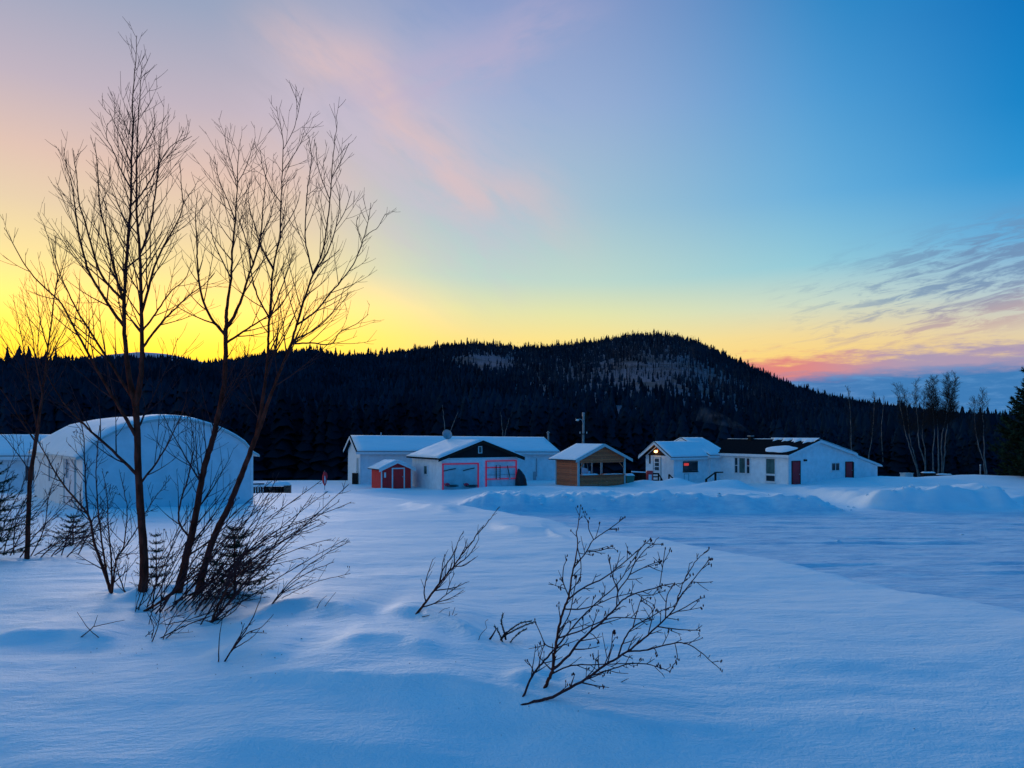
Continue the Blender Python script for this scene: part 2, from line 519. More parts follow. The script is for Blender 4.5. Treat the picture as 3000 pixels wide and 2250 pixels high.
def solve_d(px, py, f, lo=2.0, hi=90.0):
    k = (px - 1500.0) / FPX; t = (py - HZ) / FPX
    ds = np.arange(lo, hi, 0.02)
    g = CZ - ds * t - f(k * ds, ds)
    i = np.argmax(g <= 0)
    return float(ds[i]) if g[i] <= 0 else hi


LIPS = [  # wind drifts in the near snow: photo polyline, height, steep side length, gentle side length
    ([(700, 1830), (800, 1800), (900, 1790), (990, 1803), (1070, 1828)], 0.10, 0.40, 1.2),
    ([(1120, 1812), (1230, 1822), (1320, 1848), (1420, 1895)], 0.09, 0.28, 0.9),
    ([(960, 1915), (1080, 1900), (1180, 1900), (1290, 1930)], 0.055, 0.30, 0.9),
    ([(700, 2000), (900, 2010), (1150, 2030), (1300, 2025), (1430, 2060), (1600, 2105), (1850, 2150), (2050, 2180)], 0.085, 0.30, 0.8),
    ([(500, 2190), (800, 2195), (1100, 2215), (1400, 2235)], 0.04, 0.25, 0.6),
    ([(1440, 1550), (1520, 1560), (1600, 1562), (1650, 1575)], 0.12, 0.8, 1.6),
    ([(1180, 1480), (1260, 1490), (1340, 1500)], 0.14, 1.2, 1.8),
    ([(-60, 1880), (60, 1868), (200, 1866), (340, 1880)], 0.06, 0.25, 0.9),
    ([(330, 1770), (470, 1742), (620, 1745), (760, 1770)], 0.10, 0.45, 0.8),
    ([(1490, 2045), (1560, 2050), (1640, 2062)], 0.035, 0.12, 0.35),
    ([(1840, 1830), (2000, 1832), (2200, 1850)], 0.03, 0.3, 0.8),
    ([(600, 1930), (720, 1925), (840, 1940)], 0.05, 0.3, 0.8),
]
_lipw = []
for pl, h, a, b in LIPS:
    pts = []
    for (px, py) in pl:
        d = solve_d(px, py, ground_base, 2.5, 60)
        pts.append(((px - 1500) / FPX * d, d))
    _lipw.append((np.array(pts), h, a, b))


WELLS = [((418, 1732), .24, .07), ((520, 1737), .24, .07), ((578, 1742), .22, .06), ((79, 1638), .2, .06), ((1598, 2013), .10, .035), ((1533, 2041), .08, .03), ((1578, 2053), .09, .03), ((325, 1736), .12, .04), ((1220, 1800), .08, .025), ((618, 1824), .10, .03), ((419, 1792), .10, .03)]
_wellw = []
for (px_, py_), r_, h_ in WELLS:
    d_ = solve_d(px_, py_, ground_base, 2.5, 60); _wellw.append(((px_ - 1500) / FPX * d_, d_, r_, h_))


def ground_z(x, y):
    x = np.asarray(x, float); y = np.asarray(y, float)
    z = ground_base(x, y)
    for pts, h, a, b in _lipw:
        o = np.argsort(pts[:, 0]); X = pts[o, 0]; Y = pts[o, 1]
        yl = np.interp(x, X, Y) + 0.10 * a * fbm(x * 3.0 / max(a, .2) * .3, x * 0, 77, 3)
        s = yl - y
        L = X[-1] - X[0]
        a_ = a * .7
        wd = sstep(x, X[0] - 0.12 * L, X[0] + 0.25 * L) * (1 - sstep(x, X[-1] - 0.25 * L, X[-1] + 0.12 * L))
        prof = np.where(s > 0, np.exp(-(np.maximum(s, 0) / (a_ * .75)) ** 1.15), np.exp(-(np.abs(s) / b) ** 1.3))
        z = z + 1.2 * h * wd * prof * (1 - sstep(np.abs(s), 4, 6))
    for wx, wy, wr, wh in _wellw:
        r2 = np.sqrt((x - wx - wr * .3) ** 2 + (y - wy + wr * .3) ** 2) / wr
        z = z - wh * np.exp(-r2 ** 2) + wh * .35 * np.exp(-((r2 - 1.7) / .5) ** 2)
    return z


def axis_pts(stops):
    out = [stops[0][0]]
    for (a, da), (b, db) in zip(stops[:-1], stops[1:]):
        p = a
        while p < b - 1e-6:
            f = (p - a) / (b - a)
            p += da + (db - da) * f
            out.append(min(p, b))
    return np.array(sorted(set(np.round(out, 4))))


gx = axis_pts([(-260, 20), (-60, 3), (-25, 0.45), (-9, 0.16), (-4, 0.06), (4.5, 0.06), (9, 0.14), (30, 0.35), (60, 3), (260, 20)])
gy = axis_pts([(-40, 5), (-6, 1.0), (2.5, 0.10), (3.2, 0.05), (10, 0.07), (18, 0.13), (38, 0.15), (47, 0.2), (62, 0.35), (90, 1.6), (140, 8)])
GX, GY = np.meshgrid(gx, gy)
GZ = ground_z(GX, GY)
nx, ny = len(gx), len(gy)
me = bpy.data.meshes.new('snow_field')
vv = np.stack([GX, GY, GZ], -1).reshape(-1, 3)
ii = (np.arange(ny - 1)[:, None] * nx + np.arange(nx - 1)[None, :]).reshape(-1)
ff = np.stack([ii, ii + 1, ii + nx + 1, ii + nx], -1)
me.vertices.add(len(vv)); me.vertices.foreach_set('co', vv.ravel())
me.loops.add(ff.size); me.loops.foreach_set('vertex_index', ff.ravel().astype(np.int32))
me.polygons.add(len(ff)); me.polygons.foreach_set('loop_start', (np.arange(len(ff)) * 4).astype(np.int32))
me.polygons.foreach_set('loop_total', np.full(len(ff), 4, np.int32))
me.polygons.foreach_set('use_smooth', np.ones(len(ff), bool))
me.update(calc_edges=True); me.validate()
s_lot = (GX - crest_x(GY)) * 0.94
packed = sstep(s_lot, 1.0, 3.0) * (1 - sstep(GY, 40.0, 43.0))
at = me.attributes.new('packed', 'FLOAT', 'POINT'); at.data.foreach_set('value', packed.ravel().astype(np.float32))
me.materials.append(SNOWG)
go = bpy.data.objects.new('ground', me); COL.objects.link(go)
tag(go, 'wind-drifted blue-white snow field with a ploughed lot', None, None, 'structure')


def _lumps():
    m = MB(); rr = random.Random(3)
    for k in range(96):
        if k < 90:
            x = rr.uniform(-2.5, 30); y = (40.9 if x < 18 else 42.4) + rr.gauss(.9, .4); sz = rr.choice((.04, .05, .07, .09, .12)) * rr.uniform(.7, 1.2)
        else:
            x = rr.uniform(4, 22); y = rr.uniform(16, 40); sz = rr.uniform(.03, .09)
            if x < crest_x(np.array([y]))[0] + 2.5: continue
        z = float(ground_z(np.array([x]), np.array([y]))[0])
        m.blob((x, y, z + sz * .15), (sz * rr.uniform(.8, 1.5), sz, sz * rr.uniform(.5, .85)), k, 6, 4, .28)
    return m.build('snow_lumps', SNOW, kind='stuff')


tag(_lumps(), 'broken lumps of ploughed snow along the banks of the lot', 'snow', None, 'stuff')


def gz(x, y): return float(ground_z(np.array([x]), np.array([y]))[0])
def gd(px, py, lo=2.5, hi=90): return solve_d(px, py, ground_z, lo, hi)


# ----------------------------------------------------------------------------
# wooded hill behind
# ----------------------------------------------------------------------------
SKY = np.array([(-1500, 1060), (-400, 1050), (0, 1052), (300, 1045), (500, 1042), (600, 1056), (700, 1046), (800, 1024), (900, 1018), (1000, 1034), (1100, 1030), (1180, 1022),
                (1300, 1004), (1380, 998), (1450, 1002), (1520, 1010), (1600, 1008), (1700, 1000), (1800, 983), (1870, 972), (1960, 974), (2030, 990),
                (2100, 1022), (2180, 1057), (2250, 1088), (2300, 1114), (2400, 1148), (2500, 1168), (2600, 1184), (2700, 1198), (2800, 1208), (3000, 1216), (3600, 1224), (4600, 1226)], float)
RD = np.array([(-1500, 260), (400, 260), (650, 330), (900, 480), (1200, 640), (1900, 720), (2300, 600), (2600, 430), (3000, 380), (4600, 380)], float)
TREE_H = 5.5


def hill_z(x, y):
    px = 1500 + FPX * x / y
    py = np.interp(px, SKY[:, 0], SKY[:, 1]); Rr = np.interp(px, RD[:, 0], RD[:, 1])
    top = CZ + Rr * (HZ - py) / FPX - TREE_H * 0.75
    t = np.clip((y - 110) / (Rr - 110), 0, None)
    up = np.clip(t, 0, 1) ** 1.25
    dn = 1 - 0.9 * sstep(t, 1.0, 1.9)
    z = -2.5 + (top + 2.5) * up * np.where(t > 1, dn, 1.0)
    return z + 3.0 * fbm(x * 0.02, y * 0.02, 61, 3) * np.clip(t, 0, 1) * (1 - np.clip(t, 0, 1) ** 4)


us = np.linspace(-1.15, 1.15, 260)
ys = np.concatenate([np.linspace(88, 120, 8), np.linspace(126, 820, 90), [900, 1000, 1200]])
U, Y = np.meshgrid(us, ys); X = U * Y
Zh = hill_z(X, Y)
m = MB()
nx2, ny2 = len(us), len(ys)
ii = (np.arange(ny2 - 1)[:, None] * nx2 + np.arange(nx2 - 1)[None, :]).reshape(-1)
m.add(np.stack([X, Y, Zh], -1).reshape(-1, 3), [tuple(q) for q in np.stack([ii, ii + 1, ii + nx2 + 1, ii + nx2], -1).tolist()])
M_HILL = mat('hill_floor', (0.10, 0.11, 0.12), 0.9, 0.5, 0.03)
hm = M_HILL; T = NT(hm.node_tree); bsd = hm.node_tree.nodes['Principled BSDF']
tcn = T.new('ShaderNodeTexCoord')
hn = T.noise(tcn.outputs['Object'], 0.045, 5.0, 0.65)
T.l.new(T.mix(T.smooth(hn, 0.40, 0.58), (0.020, 0.026, 0.034), (0.065, 0.085, 0.125)), bsd.inputs['Base Color'])
ho = m.build('hill', hm, smooth=True)
tag(ho, 'dark wooded hill behind the houses with snowy rock patches', None, None, 'structure')

# far snow-covered ridge showing through the gap on the left
m = MB()
fx = np.linspace(-1100, -500, 40)
prof = []
for i, x in enumerate(fx):
    px = 1500 + FPX * x / 1700.0
    py = np.interp(px, [100, 250, 300, 400, 480, 540, 700, 800], [1090, 1056, 1040, 1032, 1035, 1048, 1085, 1120])
    prof.append(CZ + 1700 * (HZ - py) / FPX + 1.5 * vnoise(np.array(i * .7), np.array(0.), 3))
vs = []; n = len(fx)
for row, (yy, k) in enumerate(((1350, 0.0), (1500, 0.55), (1700, 1.0), (2000, 0.5))):
    for i in range(n): vs.append((fx[i] * yy / 1700, yy, prof[i] * k))
fs = [(r * n + i, r * n + i + 1, (r + 1) * n + i + 1, (r + 1) * n + i) for r in range(3) for i in range(n - 1)]
m.add(vs, fs)
tag(m.build('far_ridge', mat('hazed_far_snow', (0.34, 0.38, 0.46), .9, .3, .01), smooth=True), 'far snow-covered ridge peeking over the trees at left', None, None, 'structure')  # distance haze is mixed into this bluish snow colour

# conifer wood: one mass
def conifer_proto(seed, tiers, sides):
    rr = random.Random(seed); vs = []; fs = []
    for t in range(tiers):
        f0 = 0.06 + 0.94 * (t / tiers) ** 0.92
        f1 = min(1.0, f0 + 1.55 / tiers + 0.05)
        r = 0.19 * (1 - f0) ** 0.8 * rr.uniform(0.8, 1.15) + 0.012
        b = len(vs); off = rr.uniform(0, 6.28)
        vs.append((rr.uniform(-.01, .01), rr.uniform(-.01, .01), f1))
        for k in range(sides):
            a = off + k * 2 * math.pi / sides
            q = r * rr.uniform(0.55, 1.25)
            vs.append((q * math.cos(a), q * math.sin(a), f0 - rr.uniform(-0.02, 0.05)))
        for k in range(sides):
            fs.append((b, b + 1 + k, b + 1 + (k + 1) % sides))
    return np.array(vs), np.array(fs)


def bare_proto(seed):
    rr = random.Random(seed); vs = []; fs = []
    def quadstick(p0, p1, w0, w1):
        p0 = np.array(p0); p1 = np.array(p1); b = len(vs)
        for (dx_, dy_) in ((1, 0), (-.5, .87), (-.5, -.87)):
            vs.append((p0[0] + dx_ * w0, p0[1] + dy_ * w0, p0[2]))
        vs.append(tuple(p1))
        fs.extend([(b, b + 1, b + 3), (b + 1, b + 2, b + 3), (b + 2, b, b + 3)])
    quadstick((0, 0, 0), (rr.uniform(-.04, .04), rr.uniform(-.04, .04), 1.0), 0.013, 0.003)
    for k in range(9):
        z = rr.uniform(0.4, 0.9); a = rr.uniform(0, 6.28); l = rr.uniform(0.08, 0.22)
        quadstick((0, 0, z), (l * math.cos(a) * .6, l * math.sin(a) * .6, z + l), 0.006, 0.001)
    return np.array(vs), np.array(fs)


def scatter(name, protos, xs, ys, zs, hs, material, label):
    V = []; F = []; n = 0
    pid = rng.integers(0, len(protos), len(xs)); rot = rng.uniform(0, 6.28, len(xs)); wid = rng.uniform(0.8, 1.3, len(xs))
    for p, (pv, pf) in enumerate(protos):
        sel = np.where(pid == p)[0]
        if not len(sel): continue
        c, s = np.cos(rot[sel])[:, None], np.sin(rot[sel])[:, None]
        h = hs[sel][:, None]; w = (hs[sel] * wid[sel])[:, None]
        vx = (pv[None, :, 0] * c - pv[None, :, 1] * s) * w + xs[sel][:, None]
        vy = (pv[None, :, 0] * s + pv[None, :, 1] * c) * w + ys[sel][:, None]
        vz = pv[None, :, 2] * h + zs[sel][:, None]
        V.append(np.stack([vx, vy, vz], -1).reshape(-1, 3))
        F.append((pf[None, :, :] + (np.arange(len(sel)) * len(pv))[:, None, None]).reshape(-1, 3) + n)
        n += len(sel) * len(pv)
    V = np.concatenate(V); F = np.concatenate(F)
    me = bpy.data.meshes.new(name)
    me.vertices.add(len(V)); me.vertices.foreach_set('co', V.ravel())
    me.loops.add(F.size); me.loops.foreach_set('vertex_index', F.ravel().astype(np.int32))
    me.polygons.add(len(F)); me.polygons.foreach_set('loop_start', (np.arange(len(F)) * 3).astype(np.int32))
    me.polygons.foreach_set('loop_total', np.full(len(F), 3, np.int32))
    me.update(calc_edges=True)
    me.materials.append(material)
    o = bpy.data.objects.new(name, me); COL.objects.link(o)
    tag(o, label, 'wood', None, 'stuff')
    return o


def wood_points(n, ylo, yhi_f, ridge=False):
    u = rng.uniform(-0.85, 0.85, n)
    Rr = np.interp(1500 + FPX * u, RD[:, 0], RD[:, 1])
    if ridge: y = Rr + rng.normal(0, 14, n)
    else:
        q = rng.uniform(0, 1, n); yh = Rr * yhi_f
        y = np.sqrt(ylo ** 2 + q * (yh ** 2 - ylo ** 2))
    x = u * y
    return x, y, u, Rr


x, y, u, Rr = wood_points(44000, 112, 1.06)
t = (y - 110) / (Rr - 110); pxs = 1500 + FPX * u
# thin wood on the rocky shoulder
shoulder = 0.95 * np.exp(-((pxs - 1940) / 360) ** 2) * np.exp(-((t - 0.47) / 0.27) ** 2) + 0.8 * np.exp(-((pxs - 1430) / 90) ** 2) * np.exp(-((t - 0.72) / 0.16) ** 2)
clump = fbm(x * 0.012, y * 0.012, 71, 3)
keep = rng.uniform(0, 1, len(x)) > np.clip(shoulder * (1.05 + 1.1 * clump), 0, 0.965)
short = 1 - 0.45 * np.clip(shoulder[keep], 0, 1)
x, y, t = x[keep], y[keep], t[keep]
z = hill_z(x, y) - 0.3
h = rng.uniform(3.0, 7.6, len(x)) * (1 - 0.30 * sstep(t, 0.5, 1.0)) * np.interp(y, [112, 250, 500], [1.35, 1.1, 1.0]) * short
protos_far = [conifer_proto(i, 3, 5) for i in range(9)]
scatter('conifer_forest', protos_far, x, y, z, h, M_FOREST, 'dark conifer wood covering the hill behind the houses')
x, y, u, Rr = wood_points(3000, 0, 1, True)
z = hill_z(x, y) - 0.3
h = rng.gamma(3.6, 1.0, len(x)).clip(1.5, 8.0)
near = np.interp(1500 + FPX * u, [0, 150, 350, 600, 900], [1.3, 1.0, 0.7, 0.6, 1.0])
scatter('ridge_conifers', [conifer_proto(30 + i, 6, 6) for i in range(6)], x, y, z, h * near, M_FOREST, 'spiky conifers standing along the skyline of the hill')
# bare hardwoods on the shoulder
n = 2600
u = rng.normal(0.17, 0.15, n); Rr = np.interp(1500 + FPX * u, RD[:, 0], RD[:, 1])
t = rng.uniform(0.35, 1.0, n); y = 110 + t * (Rr - 110); x = u * y
scatter('bare_wood', [bare_proto(i) for i in range(6)], x, y, hill_z(x, y) - .2, rng.uniform(4, 8, n), M_BAREWOOD, 'bare hardwood trunks thinly scattered on the hill shoulder')
# edge of the wood close behind the houses
n = 2400
x = rng.uniform(-95, 100, n); y = rng.uniform(84, 128, n)
z = np.where(y > 110, hill_z(x, y), -2.6) - 0.3
px = 1500 + FPX * x / y
hmax = np.interp(px, [0, 500, 800, 1500, 2200, 2500, 3000], [13.5, 13, 12.5, 12, 9.5, 8.0, 7.5])
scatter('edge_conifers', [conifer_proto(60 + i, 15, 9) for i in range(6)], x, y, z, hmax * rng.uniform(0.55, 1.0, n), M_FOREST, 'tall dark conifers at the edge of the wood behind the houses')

# ----------------------------------------------------------------------------
# buildings
# ----------------------------------------------------------------------------
def snow_slab(p00, p10, p11, p01, t, nu=16, nv=10, seed=0, edge=0.35):
    """a snow blanket on a quad (p00->p10 along u, p00->p01 along v)"""
    p00, p10, p11, p01 = (np.array(p, float) for p in (p00, p10, p11, p01))
    n = np.cross(p10 - p00, p01 - p00); n /= np.linalg.norm(n)
    if n[2] < 0: n = -n
    u = np.linspace(0, 1, nu + 1); v = np.linspace(0, 1, nv + 1)
    Ug, Vg = np.meshgrid(u, v)
    base = ((1 - Ug)[..., None] * (1 - Vg)[..., None] * p00 + Ug[..., None] * (1 - Vg)[..., None] * p10 +
            Ug[..., None] * Vg[..., None] * p11 + (1 - Ug)[..., None] * Vg[..., None] * p01)
    eu = np.sqrt(np.clip(1 - np.abs(2 * Ug - 1) ** 10, 0, 1)); ev = np.sqrt(np.clip(1 - np.abs(2 * Vg - 1) ** 8, 0, 1))
    th = t * (edge + (1 - edge) * eu * ev) * (1 + 0.5 * fbm(Ug * nu * .35, Vg * nv * .35, seed, 3))
    th = np.maximum(th, 0.02)
    jit = 0.04 * fbm(Ug * nu * .8, Vg * nv * .8, seed + 5, 2)
    top = base + n * th[..., None] + np.array([0, 0, 0])
    mb = MB()
    nvt = (nu + 1) * (nv + 1)
    vs = np.concatenate([top.reshape(-1, 3), base.reshape(-1, 3)])
    fs = []
    W1 = nu + 1
    for j in range(nv):
        for i in range(nu):
            a = j * W1 + i
            fs.append((a, a + 1, a + W1 + 1, a + W1))
            fs.append((a + nvt, a + W1 + nvt, a + W1 + 1 + nvt, a + 1 + nvt))
    for i in range(nu):
        fs.append((i + 1, i, i + nvt, i + 1 + nvt)); b = nv * W1 + i; fs.append((b, b + 1, b + 1 + nvt, b + nvt))
    for j in range(nv):
        a = j * W1; fs.append((a, a + W1, a + W1 + nvt, a + nvt)); a = j * W1 + nu; fs.append((a + W1, a, a + nvt, a + W1 + nvt))
    mb.add(vs, fs)
    return mb


class House:
    def __init__(self, name, label, cat, px, d, psi, zb=0.0, group=None):
        self.psi = R(psi); self.ex = np.array([math.cos(self.psi), math.sin(self.psi)]); self.ey = np.array([-math.sin(self.psi), math.cos(self.psi)])
        self.o = np.array([(px - 1500) / FPX * d, d]); self.zb = zb
        self.root = empty(name, (self.o[0], self.o[1], 0.0), self.psi, label, cat, group)

    def u(self, wall, px):
        """distance along wall (from local point given by wall) hit by photo column px"""
        k = (px - 1500) / FPX
        kind, off = wall if isinstance(wall, tuple) else (wall, 0.0)
        if kind == 'front': org = self.o + self.ey * off; e = self.ex
        else: org = self.o + self.ex * off; e = self.ey
        # org + u e = t (k,1):  org.x + u ex = k(org.y + u ey)
        return (k * org[1] - org[0]) / (e[0] - k * e[1])

    def depth(self, wall, u):
        kind, off = wall if isinstance(wall, tuple) else (wall, 0.0)
        if kind == 'front': p = self.o + self.ey * off + self.ex * u
        else: p = self.o + self.ex * off + self.ey * u
        return p[1]

    def rect(self, wall, x0, y0, x1, y1):
        u0, u1 = sorted((self.u(wall, x0), self.u(wall, x1)))
        d = self.depth(wall, 0.5 * (u0 + u1))
        return u0, u1, CZ + (HZ - y1) / FPX * d, CZ + (HZ - y0) / FPX * d

    def wb(self, mb, wall, u0, u1, z0, z1, o0, o1):
        kind, off = wall if isinstance(wall, tuple) else (wall, 0.0)
        if kind == 'front': mb.box(u0, u1, off - o1, off - o0, z0, z1)
        else: mb.box(off - o1, off - o0, u0, u1, z0, z1)
        return mb

    def window(self, wall, rect, cols=1, rows=1, glass=None, frame=None, fw=0.06, sill=True):
        u0, u1, z0, z1 = rect
        f = MB()
        self.wb(f, wall, u0 - fw, u0, z0 - fw, z1 + fw, 0.0, 0.05)
        self.wb(f, wall, u1, u1 + fw, z0 - fw, z1 + fw, 0.0, 0.05)
        self.wb(f, wall, u0, u1, z1, z1 + fw, 0.0, 0.05)
        self.wb(f, wall, u0, u1, z0 - fw, z0, 0.0, 0.05)
        mw = 0.045
        for c in range(1, cols):
            uc = u0 + (u1 - u0) * c / cols
            self.wb(f, wall, uc - mw / 2, uc + mw / 2, z0, z1, 0.0, 0.045)
        for r in range(1, rows):
            zc = z0 + (z1 - z0) * r / rows
            self.wb(f, wall, u0, u1, zc - mw / 2, zc + mw / 2, 0.0, 0.04)
        fo = f.build('window', frame or M_TRIM, self.root)
        for c in range(cols):
            for r in range(rows):
                g = MB(); a = (u1 - u0) / cols; b = (z1 - z0) / rows
                self.wb(g, wall, u0 + a * c + .015, u0 + a * (c + 1) - .015, z0 + b * r + .015, z0 + b * (r + 1) - .015, 0.004, 0.016)
                g.build('pane', glass or M_GLASS, fo)
        if sill:
            s = MB(); self.wb(s, wall, u0 - fw - .04, u1 + fw + .04, z0 - fw - .05, z0 - fw - .003, 0.0, 0.10)
            s.build('sill', frame or M_TRIM, fo)
        return fo

    def door(self, wall, rect, material, frame=None, panels=2, fw=0.07, handle=True, label=None):
        u0, u1, z0, z1 = rect
        d_ = MB(); self.wb(d_, wall, u0, u1, z0, z1, 0.0, 0.025)
        do = d_.build('door', material, self.root, label=label)
        f = MB()
        self.wb(f, wall, u0 - fw, u0 - .002, z0, z1 + fw, 0.0, 0.055)
        self.wb(f, wall, u1 + .002, u1 + fw, z0, z1 + fw, 0.0, 0.055)
        self.wb(f, wall, u0 - .002, u1 + .002, z1 + .002, z1 + fw, 0.0, 0.055)
        f.build('door_frame', frame or M_TRIM, do)
        for i in range(panels):
            h = (z1 - z0) / panels
            p = MB(); self.wb(p, wall, u0 + .12, u1 - .12, z0 + h * i + .12, z0 + h * (i + 1) - .10, 0.025, 0.038)
            p.build('door_panel', material, do)
        if handle:
            k = MB(); self.wb(k, wall, u1 - .10, u1 - .05, z0 + .95, z0 + 1.01, 0.025, 0.08)
            k.build('handle', M_METAL, do)
        return do

    def walls_gable_y(self, W_, D, ze, zr, material, x0=0.0, y0=0.0, ridge=None, zbase=-0.8, name='wall'):
        """ridge runs front to back"""
        rx = x0 + W_ / 2 if ridge is None else x0 + ridge
        m = MB(); m.prism([(x0, zbase), (x0 + W_, zbase), (x0 + W_, ze), (rx, zr), (x0, ze)], 1, y0, y0 + D)
        return m.build(name, material, self.root)

    def walls_gable_x(self, W_, D, ze, zr, material, x0=0.0, y0=0.0, zbase=-0.8, name='wall'):
        m = MB(); m.prism([(y0, zbase), (y0 + D, zbase), (y0 + D, ze), (y0 + D / 2, zr), (y0, ze)], 0, x0, x0 + W_)
        return m.build(name, material, self.root)

    def slab(self, name, p00, p10, p11, p01, t, material, lift=0.0, label=None, parent=None):
        q = [np.array(p, float) for p in (p00, p10, p11, p01)]
        n = np.cross(q[1] - q[0], q[3] - q[0]); n /= np.linalg.norm(n)
        if n[2] < 0: n = -n
        a = [p + n * lift for p in q]; b = [p + n * (lift + t) for p in q]
        return MB().hexa(a, b).build(name, material, parent or self.root, label=label)

    def roof_y(self, W_, D, ze, zr, material, oh=0.3, fo=0.3, t=0.10, snow=0.14, x0=0.0, y0=0.0, ridge=None, seed=1, fascia=None, snow_left=True, snow_right=True, back=0.2):
        rx = x0 + W_ / 2 if ridge is None else x0 + ridge
        for side in (0, 1):
            xe = x0 if side == 0 else x0 + W_
            sl = (zr - ze) / abs(rx - xe)
            xo = xe - oh if side == 0 else xe + oh
            zo = ze - oh * sl
            q = [(xo, y0 - fo, zo), (xo, y0 + D + back, zo), (rx, y0 + D + back, zr), (rx, y0 - fo, zr)]
            if side: q = [q[3], q[2], q[1], q[0]]
            ro = self.slab('roof', *q, t, material, 0.003)
            if (snow and (snow_left if side == 0 else snow_right)):
                n = np.cross(np.array(q[1]) - q[0], np.array(q[3]) - q[0]); n = n / np.linalg.norm(n); n = n if n[2] > 0 else -n
                qq = [np.array(p) + n * (t + .006) for p in q]
                c = sum(qq) / 4
                qq = [c + (p - c) * 0.985 for p in qq]
                # meet at the ridge
                snow_slab(*qq, snow, 18, 12, seed + side).build('roof_snow', SNOW, ro, smooth=True)
            # barge board at the front
            f = MB()
            a = np.array([xo, y0 - fo - .03, zo]); b = np.array([rx, y0 - fo - .03, zr])
            dn = np.array([0, 0, -0.14]); up = np.array([0, 0, 0.06]); th = np.array([0, .028, 0])
            f.hexa([a + dn, b + dn, b + up, a + up], [a + dn + th, b + dn + th, b + up + th, a + up + th])
            f.build('fascia', fascia or M_TRIM, ro)
        return

    def roof_x(self, W_, D, ze, zr, material, oh=0.3, so=0.25, t=0.10, snow=0.14, x0=0.0, y0=0.0, seed=1, fascia=None):
        ry = y0 + D / 2
        for side in (0, 1):
            ye = y0 if side == 0 else y0 + D
            sl = (zr - ze) / (D / 2)
            yo = ye - oh if side == 0 else ye + oh
            zo = ze - oh * sl
            q = [(x0 - so, yo, zo), (x0 + W_ + so, yo, zo), (x0 + W_ + so, ry, zr), (x0 - so, ry, zr)]
            if side: q = [q[3], q[2], q[1], q[0]]
            ro = self.slab('roof', *q, t, material, 0.003)
            if snow:
                n = np.cross(np.array(q[1]) - q[0], np.array(q[3]) - q[0]); n = n / np.linalg.norm(n); n = n if n[2] > 0 else -n
                qq = [np.array(p) + n * (t + .006) for p in q]
                c = sum(qq) / 4
                qq = [c + (p - c) * 0.99 for p in qq]
                snow_slab(*qq, snow, 30, 12, seed + side).build('roof_snow', SNOW, ro, smooth=True)
            f = MB()
            if side == 0:
                f.box(x0 - so, x0 + W_ + so, yo - .03, yo - .002, zo - .12, zo + .07)
                f.build('fascia', fascia or M_TRIM, ro)
            a = np.array([x0 - so - .03, yo, zo]); b = np.array([x0 - so - .03, ry, zr])
            dn = np.array([0, 0, -0.13]); up = np.array([0, 0, 0.06]); th = np.array([.028, 0, 0])
            g = MB(); g.hexa([a + dn, b + dn, b + up, a + up], [a + dn + th, b + dn + th, b + up + th, a + up + th])
            g.build('fascia', fascia or M_TRIM, ro)


# --- long white house behind the garage --------------------------------------
H = House('long_house', 'long low white house with snowy roof standing behind the black-gabled garage', 'house', 1054, 62.5, 19)
LW = H.u('front', 1627)
H.root.rotation_euler = (0, R(0.55), H.psi)
H.walls_gable_x(LW, 7.0, 2.62, 3.72, M_WHITE)
H.roof_x(LW, 7.0, 2.62, 3.72, M_SHINGLE, oh=0.35, so=0.35, snow=0.12, seed=3)
g = MB(); H.wb(g, 'front', 0.0, 0.10, -0.5, 2.55, 0.0, 0.03); g.build('corner_board', M_TRIM, H.root)
# side door with dark lower part on the left end, seen past the corner
u0 = 0.4
H.door(('left', 0.0), (0.5, 1.5, 0.0, 2.05), M_GREYTRIM, panels=1, label='grey side door')
g = MB(); H.wb(g, ('left', 0.0), 0.35, 0.75, -0.2, 0.9, 0.09, 0.5); g.build('step_box', M_DARKWOOD, H.root)
# electric meter and its pipe on the right part of the wall
r = H.rect('front', 1562, 1377, 1568, 1405)
g = MB(); H.wb(g, 'front', r[0], r[1] + .05, r[2], r[3], 0.0, 0.10); mo = g.build('meter_box', M_METAL, H.root)
r2 = H.rect('front', 1570, 1338, 1574, 1388)
g = MB(); H.wb(g, 'front', r2[0], r2[0] + .07, r2[2], r2[3], 0.0, 0.07); H.wb(g, 'front', r[1] + .052, r2[0] + .07, r2[2] - .072, r2[2] - .002, 0.0, 0.07)
g.build('pipe', M_METAL, H.root)
vent = MB().box(LW * 0.13, LW * 0.13 + .09, 3.2, 3.29, 3.6, 4.1); vent.build('roof_vent', M_METAL, H.root)
H_long = H

# --- garage with black gable --------------------------------------------------
H = House('garage', 'white garage with black gable and red-framed bays beside the red shed', 'garage', 1293, 56, 30)
GW = H.u('front', 1517); GD = H.u('left', 1208)
ze, zr = 2.28, 3.38
m = MB(); m.box(0, GW, 0, GD, -0.8, ze); m.build('wall', M_WHITE, H.root)
m = MB(); m.prism([(0, ze + .003), (GW, ze + .003), (GW / 2, zr)], 1, -0.012, GD); m.build('gable', M_BLACKSIDE, H.root)
H.roof_y(GW, GD, ze + .03, zr + .03, M_SHINGLE, oh=0.38, fo=0.34, snow=0.16, seed=11, fascia=M_DARKWOOD, snow_right=True)
m = MB()   # thin snow line lying on the left barge board
xl, zl = -0.38, ze + .03 - 0.38 * (zr - ze) / (GW / 2)
a = np.array([xl, -.40, zl + .10]); b = np.array([GW / 2, -.40, zr + .13])
m.hexa([a, b, b + [0, 0, .05], a + [0, 0, .05]], [a + [0, .05, 0], b + [0, .05, 0], b + [0, .05, .05], a + [0, .05, .05]])
m.build('edge_snow', SNOW, H.root)
H.window('front', H.rect('front', 1402, 1309, 1410, 1326), glass=M_GREENGLASS, fw=0.05, sill=False)
